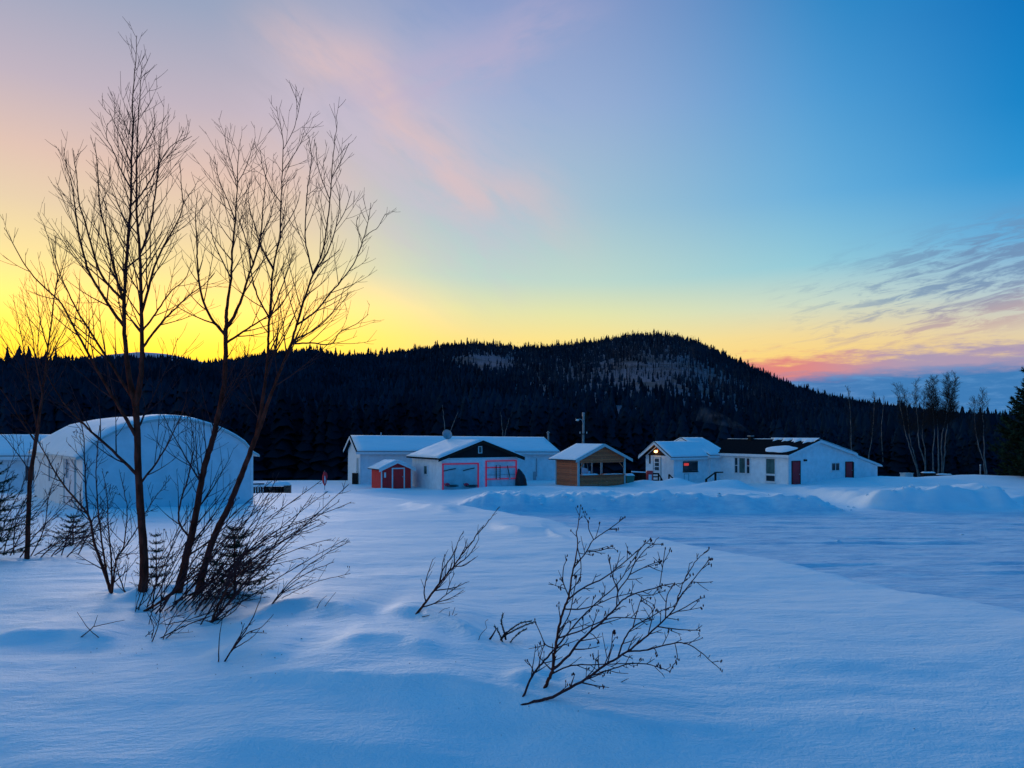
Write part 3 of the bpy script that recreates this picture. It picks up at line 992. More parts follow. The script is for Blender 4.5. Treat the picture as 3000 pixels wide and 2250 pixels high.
H.window(('left', 0.0), H.rect(('left', 0.0), 1243, 1365, 1252, 1389), glass=M_GREENGLASS, fw=0.05)
m = MB(); H.wb(m, 'front', 0.0, 0.10, -.6, ze - .02, 0.0, 0.03); m.build('corner_board', M_TRIM, H.root)
m = MB(); H.wb(m, 'front', 0.11, GW - .01, 2.14, ze - .01, 0.0, 0.035); m.build('header_board', M_TRIM, H.root)
def bar(rect_u0, rect_u1, z0, z1, o0, o1, material, name, parent=None, wall='front'):
    b_ = MB(); H.wb(b_, wall, rect_u0, rect_u1, z0, z1, o0, o1); return b_.build(name, material, parent or H.root)
# left bay
u0, u1, z0, z1 = H.rect('front', 1295, 1357, 1402, 1430)
bay = bar(u0 + .08, u1 - .08, max(z0, -.05), z1 - .06, 0.004, 0.014, M_PLASTIC, 'bay_sheet')
bar(u0, u0 + .095, -0.1, z1, 0.0, 0.07, M_GLOWFRAME, 'glow_frame', bay)  # red frame bars of the bay, with an added glow
bar(u1 - .095, u1, 0.05, z1, 0.0, 0.07, M_GLOWFRAME, 'glow_frame', bay)
bar(u0 + .097, u1 - .097, z1 - .085, z1, 0.0, 0.07, M_GLOWFRAME, 'glow_frame', bay)
def stick_on(p0, p1, r, material, name, parent, off=0.05):
    ua, za = H.rect('front', p0[0], p0[1], p0[0] + 1, p0[1])[0::2]; ub, zb_ = H.rect('front', p1[0], p1[1], p1[0] + 1, p1[1])[0::2]
    MB().tube([(ua, -off, za), (0.5 * (ua + ub), -off - .004, 0.5 * (za + zb_) + .01), (ub, -off, zb_)], r, 6).build(name, material, parent)
stick_on((1299, 1380), (1334, 1373), 0.032, M_BLACK, 'hung_stick', bay)
stick_on((1356, 1379), (1389, 1371), 0.032, M_BLACK, 'hung_stick', bay)
# right bay
v0, v1, y0_, y1_ = H.rect('front', 1422, 1349, 1513, 1424)
bay2 = bar(v0 + .08, v1 - .08, -.02, y1_ - .06, 0.004, 0.014, M_PLASTIC2, 'bay_sheet')
for uu in (v0, v1 - .09): bar(uu, uu + .09, -0.05, y1_, 0.0, 0.07, M_GLOWFRAME, 'glow_frame', bay2)
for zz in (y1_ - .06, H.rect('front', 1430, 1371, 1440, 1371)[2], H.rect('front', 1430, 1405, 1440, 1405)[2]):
    bar(v0 - .05 if zz < y1_ - .1 else v0 + .092, v1 - .092, zz, zz + .07, 0.072 if zz < y1_ - .1 else 0.0, 0.10, M_GLOWFRAME, 'glow_frame', bay2)
bar(v0 + .08, v1 - .08, H.rect('front', 1430, 1392, 1440, 1392)[2], H.rect('front', 1430, 1392, 1440, 1392)[2] + .03, 0.015, 0.05, M_METAL, 'frame_rail', bay2)
# tarp-covered heap at the right corner, ladder, tools, sleds: things of their own
root_gar = H
def local_to_world(Hh, x, y, z=0.0):
    p = Hh.o + Hh.ex * x + Hh.ey * y
    return (p[0], p[1], z)
lad = empty('ladder', local_to_world(H, 0, 0), H.psi, 'dark ladder leaning upright in the right red-framed garage bay', 'ladder')
ua, ub, za, zb_ = H.rect('front', 1451, 1363, 1462, 1404)
for uu in (ua, ub): MB().box(uu - .025, uu + .025, -.17, -.125, za, zb_).build('side_rail', M_DARKWOOD, lad)
for k in range(7):
    zz = za + (zb_ - za) * (k + .5) / 7; MB().box(ua + .027, ub - .027, -.165, -.13, zz - .018, zz + .018).build('rung', M_TRIM, lad)
sk = empty('hand_tool', local_to_world(H, 0, 0), H.psi, 'dark long-handled tool leaning beside the ladder in the garage bay', 'tool')
ua, za = H.rect('front', 1484, 1364, 1485, 1364)[0::2]; ub, zb_ = H.rect('front', 1490, 1400, 1491, 1400)[0::2]
MB().tube([(ua, -.13, za), (0.5 * (ua + ub) + .01, -.14, 0.5 * (za + zb_)), (ub, -.16, zb_ + .1)], 0.03, 6).build('handle', M_DARKWOOD, sk)
MB().box(ub - .07, ub + .07, -.18, -.14, zb_ - .12, zb_ + .1).build('blade', M_METAL, sk)
for (xa, xb, lab) in ((1298, 1334, 'red-nosed sled with dark runners at the left end of the left garage bay'), (1354, 1391, 'red-nosed sled with dark runners nearer the middle post of the left garage bay')):
    ua = H.u('front', xa); ub = H.u('front', xb); zz = H.rect('front', xa, 1427, xb, 1427)[2] + .05
    sl = empty('sled', local_to_world(H, 0, 0), H.psi, lab, 'sled', 'sleds in the garage bay')
    for oy in (-.16, -.5):
        MB().tube([(ua + .02, oy, zz + .22), (ua + .12, oy, zz + .06), (ua + .3, oy, zz), (ub, oy, zz)], 0.022, 6).build('runner', M_BLACK, sl)
    MB().box(ua + .30, ub, -.52, -.14, zz + .07, zz + .11).build('seat', M_DARKWOOD, sl)
    MB().blob((ua + .17, -.33, zz + .17), (.19, .17, .10), 3).build('nose', M_REDPAINT, sl, smooth=True)
tp = empty('tarp_heap', local_to_world(H, GW + .12, -.25), H.psi, 'black tarp-covered heap standing at the right corner of the garage', 'heap')
m = MB(); secs = [(-.3, .40, .34), (.2, .46, .38), (.6, .43, .36), (.95, .33, .28), (1.25, .16, .16), (1.42, .05, .05)]
vs = []; fs = []
for j, (zz, rx, ry) in enumerate(secs):
    for i in range(10):
        a = i * 2 * math.pi / 10; k = 1 + .10 * math.sin(3 * a + j)
        vs.append((rx * k * math.cos(a) - .06 * j + .1, ry * k * math.sin(a), zz))
for j in range(len(secs) - 1):
    for i in range(10):
        i2 = (i + 1) % 10; fs.append((j * 10 + i, j * 10 + i2, (j + 1) * 10 + i2, (j + 1) * 10 + i))
fs.append(tuple(range(50, 60)))
m.add(vs, fs); m.build('tarp', M_TARP, tp, smooth=True)
MB().box(-.45, .45, -.42, -.38, -.05, .05).build('weight_board', M_DARKWOOD, tp)

# dish on the back of the garage ridge
dp = P(1311, 1272, 61.5)
ds = empty('satellite_dish', (dp[0], dp[1], 3.3), R(35), 'round grey satellite dish on a mast behind the garage ridge', 'dish')
m = MB(); vs = []; fs = []
NR, NS = 5, 18
for side in (0, 1):
    for j in range(NR + 1):
        r_ = 0.42 * j / NR
        for i in range(NS):
            a = 2 * math.pi * i / NS
            vs.append((r_ * math.cos(a), -0.28 * (r_ / .42) ** 2 * .5 + side * .03, r_ * math.sin(a) * 0.92 + .62))
n1 = (NR + 1) * NS
for side in (0, 1):
    for j in range(NR):
        for i in range(NS):
            q = (side * n1 + j * NS + i, side * n1 + j * NS + (i + 1) % NS, side * n1 + (j + 1) * NS + (i + 1) % NS, side * n1 + (j + 1) * NS + i)
            fs.append(q if side else q[::-1])
for i in range(NS): fs.append((NR * NS + i, NR * NS + (i + 1) % NS, n1 + NR * NS + (i + 1) % NS, n1 + NR * NS + i))
m.add(vs, fs); dso = m.build('reflector', M_METAL, ds, smooth=True); dso.rotation_euler = (R(-14), 0, 0)
MB().tube([(0, .10, -0.3), (0, .10, .35), (0, .04, .6)], .03, 6).build('mast', M_METAL, ds)
MB().tube([(0, -.05, .3), (0, -.42, .5), (0, -.5, .62)], .014, 5).build('feed_arm', M_METAL, ds)
MB().box(-.04, .04, -.54, -.46, .60, .70).build('feed_horn', M_METAL, ds)

# --- red shed -------------------------------------------------------------------
H = House('red_shed', 'small dark red shed with snowy roof and white-trimmed door beside the garage', 'shed', 1116, 57.3, 30)
SW = H.u('front', 1207); SD = 1.9
zl = CZ + (HZ - 1374) / FPX * 57.3; zt = CZ + (HZ - 1352) / FPX * 58
H.walls_gable_y(SW, SD, zl, zt, M_RED)
H.roof_y(SW, SD, zl + .02, zt + .02, M_SHINGLE, oh=0.22, fo=0.22, snow=0.10, seed=21, t=0.05)
for uu in (0.0, SW - .09): bar(uu, uu + .09, -.3, zl - .02, 0.0, 0.03, M_TRIM, 'corner_board')
r = H.rect('front', 1151, 1374, 1182, 1436); H.door('front', (r[0], r[1], -.1, r[3]), M_RED, panels=0, fw=0.09, handle=True)
r = H.rect('front', 1125, 1384, 1130, 1399); bar(r[0], r[1], r[2], r[3], 0.0, 0.06, M_TRIM, 'wall_ornament')

# --- kiosk ----------------------------------------------------------------------
H = House('wooden_kiosk', 'open-fronted brown board kiosk with pale posts and thin snow on its roof', 'kiosk', 1694, 58, 30)
KW = H.u('front', 1833); KD = H.u('left', 1627)
ze, zr = 2.18, 3.12
pw = 0.13
for (xx, yy) in ((0, 0), (KW - pw, 0), (0, KD - pw), (KW - pw, KD - pw)):
    MB().box(xx, xx + pw, yy, yy + pw, -.6, ze).build('post', M_GREYTRIM, H.root)
npl = 14; ph = (ze + .05) / npl
for k in range(npl):      # left wall boards
    z_ = -.05 + ph * k; o = random.uniform(-.006, .006)
    MB().box(.03 + o, .075 + o, pw + .003, KD - pw - .003, z_, z_ + ph - .012).build('plank', M_PLANK if k % 3 else M_PLANK2, H.root)
hc = 0.92
for k in range(6):        # counter front
    z_ = -.05 + (hc + .05) / 6 * k; o = random.uniform(-.006, .006)
    MB().box(pw + .003, KW - pw - .003, .03 + o, .075 + o, z_, z_ + (hc + .05) / 6 - .012).build('plank', M_PLANK2 if k % 2 else M_PLANK, H.root)
    MB().box(KW - .08 + o, KW - .035 + o, pw + .003, KD - pw - .003, z_, z_ + (hc + .05) / 6 - .012).build('plank', M_PLANK2, H.root)
zg0 = 1.86
ng = 8; gh = (zr - zg0) / ng
for k in range(ng):       # gable boards
    a0 = zg0 + gh * k; a1 = a0 + gh - .012
    def half(zv): return KW / 2 if zv < ze else KW / 2 * (zr - zv) / (zr - ze)
    w0, w1 = half(a0), half(a1)
    if k == ng - 1: w1 = 0.02
    ins = 0.0 if a0 > ze - .05 else pw + .003
    w0, w1 = min(w0, KW / 2 - ins), min(w1, KW / 2 - ins)
    o = random.uniform(-.006, .006)
    m = MB(); c = KW / 2
    m.hexa([(c - w0, .025 + o, a0), (c + w0, .025 + o, a0), (c + w1, .025 + o, a1), (c - w1, .025 + o, a1)], [(c - w0, .07 + o, a0), (c + w0, .07 + o, a0), (c + w1, .07 + o, a1), (c - w1, .07 + o, a1)])
    m.build('plank', M_PLANK if k % 2 else M_PLANK2, H.root)
H.roof_y(KW, KD, ze + .04, zr + .06, M_SHINGLE, oh=0.42, fo=0.30, t=0.05, snow=0.035, seed=31, fascia=M_GREYTRIM, back=.3)
sh = MB().box(pw + .01, KW - pw - .01, -.10, .32, hc + .003, hc + .05).build('counter', M_PLANK2, H.root)
snow_slab((.35, -.08, hc + .052), (1.75, -.08, hc + .052), (1.75, .28, hc + .052), (.35, .28, hc + .052), .10, 14, 6, 5).build('counter_snow', SNOW, H.root, smooth=True)
snow_slab((2.3, -.06, hc + .052), (KW - .3, -.06, hc + .052), (KW - .3, .25, hc + .052), (2.3, .25, hc + .052), .05, 14, 6, 6).build('counter_snow', SNOW, H.root, smooth=True)
for s, xx in ((1, pw + .005), (-1, KW - pw - .005)):   # knee braces
    m = MB(); a = np.array([xx, .08, 1.45]); b = np.array([xx + s * .42, .08, 1.86])
    MB().tube([a, b], .035, 4).build('brace', M_PLANK, H.root)
for xx in (1.3, 2.35, 3.3):
    MB().box(xx, xx + .09, KD - .11, KD - .02, 0, ze).build('back_post', M_GREYTRIM, H.root)
MB().box(pw + .002, KW - pw - .002, KD - .10, KD - .04, ze - .2, ze).build('back_beam', M_PLANK2, H.root)
MB().box(pw + .002, KW - pw - .002, KD - .10, KD - .04, .0, .75).build('back_board', M_PLANK2, H.root)
# things standing in the kiosk
bo = empty('white_board', local_to_world(H, .95, .45, hc + .05), H.psi, 'white sheet panel standing on the kiosk counter at left', 'panel')
MB().hexa([(-.28, 0, 0), (.28, 0, 0), (.26, .10, .45), (-.28, .12, .55)], [(-.28, .03, 0), (.28, .03, 0), (.26, .13, .45), (-.28, .15, .55)]).build('sheet', M_SHEET, bo)
MB().box(-.3, .3, .03, .32, 0, .03).build('foot', M_SHEET, bo)
po = empty('shovel', local_to_world(H, 1.1, .35, hc + .05), H.psi, 'pale-handled shovel leaning inside the kiosk', 'shovel')
MB().tube([(.1, 0, .05), (-.02, .05, .7), (-.1, .1, 1.25)], .02, 6).build('handle', M_POLE, po)
MB().hexa([(-.02, -.02, 0), (.24, -.02, 0), (.2, -.02, .28), (.02, -.02, .28)], [(-.02, .02, 0), (.24, .02, 0), (.2, .02, .28), (.02, .02, .28)]).build('blade', M_SHEET, po)
H_kiosk = H

# --- right house -----------------------------------------------------------------
H = House('white_house', 'white house with dark bare roof, red doors and a lean-to on its right', 'house', 2310, 60, 30)
MW = H.u('front', 2498); MD = 9.4
ze, zr = 2.40, 3.42
rdg = H.u('front', 2397)
H.walls_gable_y(MW, MD, ze, zr, M_WHITE, ridge=rdg)
# lean-to: continues the right slope
LWd = H.u('front', 2574) - MW
slr = (zr - ze) / (MW - rdg)
zle = CZ + (HZ - 1366) / FPX * H.depth('front', MW + LWd)
m = MB(); m.prism([(MW + .003, -.8), (MW + LWd, -.8), (MW + LWd, zle), (MW + .003, ze - .16)], 1, 0.10, MD - 2.0); m.build('lean_to_wall', M_WHITE, H.root)
ro = H.slab('lean_to_roof', (MW - .1, -.18, ze - .14), (MW - .1, MD - 1.9, ze - .14), (MW + LWd + .25, MD - 1.9, zle - .02), (MW + LWd + .25, -.18, zle - .02), .08, M_TRIM, 0.003)
snow_slab((MW - .05, -.15, ze - .02), (MW - .05, MD - 2, ze - .02), (MW + LWd + .2, MD - 2, zle + .09), (MW + LWd + .2, -.15, zle + .09), .10, 12, 10, 44).build('roof_snow', SNOW, ro, smooth=True)
H.roof_y(MW, MD, ze + .02, zr + .02, M_SHINGLE, oh=0.28, fo=0.25, t=.09, snow=0.14, seed=41, ridge=rdg, snow_left=False, snow_right=True)
for k in (0,):
    sl = (zr - ze) / rdg
    f = MB().box(-.28 - .03, -.282, -.25, MD + .2, ze + .02 - .28 * sl - .14, ze + .02 - .28 * sl + .06); f.build('fascia', M_TRIM, H.root)
def on_left_roof(uy, s):   # s = 0 eave .. 1 ridge
    x = -.28 + (rdg + .28) * s
    return np.array([x, uy, ze + .02 + (x) * sl + .10])
# oval snow patch near the front of the dark slope
m = MB(); vs = []; fs = []; NA, NB = 26, 5
nrm = np.array([-sl, 0, 1.0]); nrm /= np.linalg.norm(nrm)
for j in range(NB + 1):
    rr_ = j / NB
    for i in range(NA):
        a = 2 * math.pi * i / NA
        k = 1 + .12 * math.sin(2 * a + 1) + .07 * math.sin(5 * a)
        p = on_left_roof(1.55 + 1.35 * rr_ * k * math.cos(a), 0.33 + 0.24 * rr_ * k * math.sin(a))
        vs.append(p + nrm * (0.012 + .10 * (1 - rr_ ** 4)))
for j in range(NB):
    for i in range(NA):
        i2 = (i + 1) % NA; fs.append((j * NA + i, j * NA + i2, (j + 1) * NA + i2, (j + 1) * NA + i))
m.add(vs, fs); m.build('snow_patch', SNOW, H.root, smooth=True)
# snow left along the ridge
m = MB(); vs = []; fs = []; N = 30
for i in range(N + 1):
    uy = -.2 + (4.8) * i / N
    lo = 0.78 + .06 * math.sin(i * .9) + .05 * math.sin(i * 2.1) + .19 * i / N
    if i > N - 2: lo = .985
    for (s, hgt) in ((lo, .01), (lo + (1 - lo) * .3, .09), (lo + (1 - lo) * .7, .12), (1.0, .13)):
        vs.append(on_left_roof(uy, s) + nrm * hgt)
for i in range(N):
    for j in range(3): fs.append((i * 4 + j, i * 4 + j + 1, (i + 1) * 4 + j + 1, (i + 1) * 4 + j))
m.add(vs, fs); m.build('ridge_snow', SNOW, H.root, smooth=True)
L = ('left', 0.0)
r = H.rect(L, 2153.5, 1342, 2197, 1386)
w = r[1] - r[0]
H.window(L, (r[0], r[0] + w * .20, r[2], r[3]), 1, 2)
H.window(L, (r[0] + w * .30, r[0] + w * .70, r[2], r[3]), 1, 1, M_GREENGLASS)
H.window(L, (r[0] + w * .80, r[1], r[2], r[3]), 1, 2)
r = H.rect(L, 2245, 1344, 2271, 1410)
zc = r[2] + (r[3] - r[2]) * .30
H.window(L, (r[0], r[1], zc + .05, r[3]), 1, 1, M_GREENGLASS)
H.window(L, (r[0], r[1], r[2], zc - .08), 1, 1)
r = H.rect('front', 2320, 1352, 2343, 1424); H.door('front', (r[0], r[1], -.05, r[3]), M_DOORRED, M_DARKWOOD, fw=.05)
r = H.rect('front', 2354, 1346, 2361, 1351); bar(r[0], r[1], r[2], r[3], 0.0, 0.12, M_DARKWOOD, 'wall_lamp')
r = H.rect('front', 2436, 1357, 2458, 1378); H.window('front', r, 2, 1)
r = H.rect('front', 2477, 1354, 2500, 1407)
H.door('front', (MW - .85, MW - .06, r[2] - .2, r[3]), M_DOORRED, M_DARKWOOD, fw=.05)
bar(MW + .02, MW + .14, r[2] - .2, r[3], -0.095, 0.02, M_DARKWOOD, 'dark_gap_strip')  # dark strip standing in for the gap right of the door
for kx in (0.0,): bar(kx, kx + .09, -.5, ze - .05, 0.0, 0.028, M_TRIM, 'corner_board')
cb = MB(); H.wb(cb, L, 0.0, .09, -.5, ze - .1, 0.0, 0.028); cb.build('corner_board', M_TRIM, H.root)
# stove pipe
cp = on_left_roof(6.6, .93)
MB().box(cp[0] - .16, cp[0] + .16, cp[1] - .16, cp[1] + .16, cp[2] - .2, cp[2] + .30).build('chimney', M_DARKWOOD, H.root)
MB().box(cp[0] - .2, cp[0] + .2, cp[1] - .2, cp[1] + .2, cp[2] + .302, cp[2] + .36).build('chimney_cap', M_METAL, H.root)
H_main = H
chim_w = local_to_world(H, cp[0], cp[1], cp[2] + .4)

# --- annex left of it ---------------------------------------------------------------
H = House('annex_cottage', 'white cottage with lit gable lamp and snowy roof joined to the dark-roofed house', 'cottage', 1974, 64, 30)
AW = H.u('front', 2074); AD = H.u('left', 1892)
ze, zr = 2.18, 3.22
H.walls_gable_x(AW, AD, ze, zr, M_WHITE)
H.roof_x(AW, AD, ze + .02, zr + .02, M_SHINGLE, oh=.28, so=.55, snow=.12, seed=51)
# brown board infill in the left gable
m = MB(); m.prism([(.25, ze + .03), (AD - .25, ze + .03), (AD / 2, zr - .12)], 0, -.03, -.004); m.build('gable_boards', M_DARKWOOD, H.root)
r = H.rect(L, 1919, 1340, 1933, 1392); H.door(L, (r[0] - .1, r[1] + .15, .15, r[3]), M_PLASTIC2, M_GREYTRIM, panels=0, label='pale door with small dark panes')
for k in range(3):
    zz = 1.0 + .34 * k; b_ = MB(); H.wb(b_, L, r[0] + .08, r[1] - .02, zz, zz + .26, .026, .04); b_.build('pane', M_GLASS, H.root)
r = H.rect(L, 1902, 1331, 1906, 1358); b_ = MB(); H.wb(b_, L, r[0], r[0] + .10, r[2], r[3], 0.0, .08); b_.build('wall_pipe', M_DARKWOOD, H.root)
lp = np.array([-.16, H.u(L, 1926), CZ + (HZ - 1323) / FPX * 65.2])
MB().blob(lp, (.11, .20, .10), 2, 8, 5, .02).build('gable_lamp', M_LAMP, H.root, smooth=True, label='lit yellow lamp in the gable')
pl_d = bpy.data.lights.new('gable_lamp_light', 'POINT'); pl_d.energy = 3.0; pl_d.color = (1, .6, .25); pl_d.shadow_soft_size = .1
plo = bpy.data.objects.new('gable_lamp_light', pl_d); COL.objects.link(plo); plo.parent = H.root; plo.location = (lp[0] - .25, lp[1], lp[2])
MB().box(-.12, -.005, lp[1] - .22, lp[1] - .10, lp[2] - .02, lp[2] + .22).build('lamp_bracket', M_PLANK, H.root)
r = H.rect('front', 2002, 1353, 2042, 1380); wd_ = H.window('front', r, 1, 1, M_GLASS, M_DARKWOOD, fw=.04)
bar(r[0] + .05, r[0] + .55, r[3] - .30, r[3] - .10, .018, .03, M_REDLIT, 'red_light', wd_)
r = H.rect('front', 2004, 1388, 2018, 1408)
for (a0, a1, b0, b1) in ((r[0], r[0] + .04, r[2], r[3]), (r[1] - .04, r[1], r[2], r[3]), (r[0] + .042, r[1] - .042, r[3] - .04, r[3])):
    bar(a0, a1, b0, b1, 0.0, .03, M_GREYTRIM, 'hatch_trim')
# taller middle block
bx0 = AW - .05; by0 = -.28
BW = 4.2; BD = 6.4
m = MB(); m.prism([(by0, -.8), (by0 + BD, -.8), (by0 + BD, 2.22), (by0 + BD / 2, 3.52), (by0, 2.22)], 0, bx0, bx0 + BW - 2.3); m.build('wall', M_WHITE, H.root)
H.roof_x(BW - 2.3, BD, 2.24, 3.54, M_SHINGLE, oh=.26, so=.22, snow=.12, x0=bx0, y0=by0, seed=57)
b_ = MB(); H.wb(b_, ('front', by0), bx0, bx0 + .09, -.5, 2.1, 0.0, .03); b_.build('corner_board', M_TRIM, H.root)
H_ann = H

# porch deck, stairs and rails in front of the cottage gable
def rail_tube(m, a, b, r=.045): m.tube([a, b], r, 4)
d0 = 62.0
dk = empty('porch_deck', (P(1890, 1405, d0)[0], d0, 0), 0, 'dark wooden porch deck with railing at the lit cottage gable', 'porch')
ox = dk.location.x
def dp_(px, py, d): q = P(px, py, d); return (q[0] - ox, q[1] - d0, q[2])
m = MB(); a = dp_(1852, 1402, 62.5); b = dp_(1930, 1402, 63.2)
MB().hexa([(a[0], 0.3, .15), (b[0], 0.9, .15), (b[0], 2.2, .15), (a[0], 2.2, .15)], [(a[0], 0.3, .32), (b[0], 0.9, .32), (b[0], 2.2, .32), (a[0], 2.2, .32)]).build('platform', M_DARKWOOD, dk)
for k, px in enumerate((1854, 1872, 1890, 1908, 1929)):
    q = dp_(px, 1385, 62.3 + .2 * k)
    MB().box(q[0] - .05, q[0] + .05, q[1] - .05, q[1] + .05, -.1, q[2] - .07).build('post', M_DARKWOOD, dk)
m = MB(); rail_tube(m, dp_(1850, 1386, 62.3), dp_(1931, 1388, 63.1), .06); m.build('hand_rail', M_DARKWOOD, dk)
m = MB(); rail_tube(m, dp_(1850, 1396, 62.3), dp_(1931, 1397, 63.1), .05); m.build('hand_rail', M_DARKWOOD, dk)
q0, q1 = np.array(dp_(1850, 1383.4, 62.3)), np.array(dp_(1897, 1385.2, 62.76))
MB().hexa([q0 + [0, -.09, 0], q1 + [0, -.09, 0], q1 + [0, .09, 0], q0 + [0, .09, 0]], [q0 + [0, -.07, .09], q1 + [0, -.07, .07], q1 + [0, .07, .07], q0 + [0, .07, .09]]).build('rail_snow', SNOW, dk)
MB().box(dp_(1853, 1400, 62.4)[0], dp_(1895, 1400, 62.7)[0], .62, .66, .35, 1.0).build('skirt_board', M_DARKWOOD, dk)
st = empty('stair', (P(1950, 1415, 62.0)[0], 62.0, 0), 0, 'short wooden stair with two dark handrails below the lit gable', 'stair')
ox2 = st.location.x
def sp_(px, py, d): q = P(px, py, d); return (q[0] - ox2, q[1] - 62.0, q[2])
for (pa, pb, ps) in (((1929, 1388, 62.6), (1946, 1415, 61.6), ((1937, 1400, 62.2), (1945, 1414, 61.7))), ((1960, 1390, 63.2), (1982, 1412, 62.0), ((1960, 1390, 63.2), (1971, 1400, 62.6), (1981, 1411, 62.1)))):
    m = MB(); rail_tube(m, sp_(*pa), sp_(*pb), .06); m.build('hand_rail', M_DARKWOOD, st)
    for p in ps:
        q = sp_(*p); MB().box(q[0] - .055, q[0] + .055, q[1] - .055, q[1] + .055, -.1, q[2] - .02).build('post', M_DARKWOOD, st)
for k in range(3):
    q = sp_(1950 + 3 * k, 1412, 62.3 + .3 * k); MB().box(q[0] - .5, q[0] + .4, q[1], q[1] + .27, .12 * k, .12 * k + .05).build('tread', M_DARKWOOD, st)
q = P(1903, 1395, 61.6)
rc = empty('red_barrel', (q[0], 61.6, 0.25), 0, 'bright red drum in front of the porch deck', 'drum')
m = MB(); prof_ = [(.0, .24), (.05, .27), (.3, .26), (.33, .28), (.6, .26), (.85, .27), (.9, .24), (.905, .0)]
vs = []; fs = []
for j, (zz, rr_) in enumerate(prof_):
    for i in range(14): a = i * 2 * math.pi / 14; vs.append((rr_ * math.cos(a), rr_ * math.sin(a), zz))
for j in range(len(prof_) - 1):
    for i in range(14): i2 = (i + 1) % 14; fs.append((j * 14 + i, j * 14 + i2, (j + 1) * 14 + i2, (j + 1) * 14 + i))
m.add(vs, fs); m.build('drum', mat('drum_red', (0.75, .03, .03), .4, .1), rc, smooth=True)
MB().box(-.12, .12, -.275, -.255, .2, .62).build('white_label', M_SHEET, rc)
q = P(1842, 1400, 60.5)
gb = empty('green_bin', (q[0], 60.5, 0.1), R(20), 'green plastic bin capped with snow beside the kiosk', 'bin')
MB().hexa([(-.26, -.26, 0), (.26, -.26, 0), (.26, .26, 0), (-.26, .26, 0)], [(-.32, -.32, .68), (.32, -.32, .68), (.32, .32, .68), (-.32, .32, .68)]).build('body', M_GREENBIN, gb)
MB().box(-.35, .35, -.35, .35, .683, .73).build('lid', M_GREENBIN, gb)
snow_slab((-.33, -.33, .733), (.33, -.33, .733), (.33, .33, .733), (-.33, .33, .733), .14, 8, 8, 9).build('snow_cap', SNOW, gb, smooth=True)
# side stair of the cottage, with one handrail
st = empty('side_stair', (P(2095, 1412, 63.6)[0], 63.6, 0), 0, 'dark stair and single handrail beside the blue wall of the dark-roofed house', 'stair')
ox2 = st.location.x
def sp_(px, py, d): q = P(px, py, d); return (q[0] - ox2, q[1] - 63.6, q[2])
m = MB(); rail_tube(m, sp_(2069, 1404, 62.6), sp_(2096, 1384, 63.2), .06); m.build('hand_rail', M_DARKWOOD, st)
m = MB(); rail_tube(m, sp_(2096, 1384, 63.2), sp_(2118, 1383.5, 64.2), .05); m.build('hand_rail', M_DARKWOOD, st)
for p in ((2069, 1404, 62.6), (2096, 1384, 63.2)):
    q = sp_(*p); MB().box(q[0] - .07, q[0] + .07, q[1] - .07, q[1] + .07, -.1, q[2] + .04).build('post', M_DARKWOOD, st)
q = sp_(2093, 1416, 62.9); q2 = sp_(2140, 1418, 62.9)
MB().box(q[0], q2[0] - .1, q[1], q[1] + .9, .05, .20).build('landing', M_DARKWOOD, st)
MB().box(q[0] - .35, q[0] - .02, q[1] + .05, q[1] + .85, -.05, .08).build('tread', M_DARKWOOD, st)

# --- arched hall on the left -----------------------------------------------------
H = House('arched_hall', 'pale hall with shallow arched snowy roof seen through the bare trees', 'hall', 242, 28.0, 38)
QW = H.u('front', 741); QD = H.u('left', 100)
ze, zr = 3.18, 4.48
NA = 18
arc = [(QW * i / NA, ze + (zr - ze) * math.sin(math.pi * i / NA) ** 0.66) for i in range(NA + 1)]
M_HALL = siding_mat('hall_panel', (0.68, 0.73, 0.76), 0.9, 'X', 0.25)
m = MB(); m.prism([(0, .3)] + [(QW, .3)] + [(a, b) for a, b in reversed(arc)], 1, 0, QD); m.build('wall', M_HALL, H.root)
def arc_roof(name, lift, th, oh, fo, material, smooth, jit=0.0, rows=2):
    mb = MB(); vs = []; fs = []
    ext = [(-oh, ze - oh * .42)] + arc + [(QW + oh, ze - oh * .42)]
    n = len(ext); ysr = np.linspace(-fo, QD + fo, rows)
    for lay in (0, 1):
        for j, yy in enumerate(ysr):
            for i, (a, b) in enumerate(ext):
                e_ = 1.0
                if lay and smooth:
                    f_ = i / (n - 1); e_ = .35 + .65 * math.sqrt(max(0, 1 - abs(2 * f_ - 1) ** 8)); g_ = j / (rows - 1); e_ *= (.4 + .6 * math.sqrt(max(0, 1 - abs(2 * g_ - 1) ** 12)))
                    e_ *= 1 + jit * float(vnoise(np.array(i * .6), np.array(j * .5), 5))
                vs.append((a, yy, b + lift + th * lay * e_))
    nn = n * rows
    for j in range(rows - 1):
        for i in range(n - 1):
            a = j * n + i
            fs.append((nn + a, nn + a + 1, nn + a + n + 1, nn + a + n)); fs.append((a, a + n, a + n + 1, a + 1))
    for i in range(n - 1):
        fs.append((i, i + 1, nn + i + 1, nn + i)); a = (rows - 1) * n + i; fs.append((a + 1, a, nn + a, nn + a + 1))
    for j in range(rows - 1):
        a = j * n; fs.append((a + n, a, nn + a, nn + a + n)); a = j * n + n - 1; fs.append((a, a + n, nn + a + n, nn + a))
    mb.add(vs, fs)
    return mb.build(name, material, H.root, smooth)
arc_roof('roof', .004, .07, .24, .10, M_GREYTRIM, False)
arc_roof('roof_snow', .078, .16, .22, .08, SNOW, True, .5, 16)
H.door(L, (1.3, 3.4, 1.2, 3.1), M_SHEET, M_GREYTRIM, panels=2, label='pale double side door')
r = H.rect(L, 197, 1322, 203, 1400); b_ = MB(); H.wb(b_, L, r[0], r[0] + .08, r[2], r[3], .06, .12); b_.build('down_pipe', M_METAL, H.root)
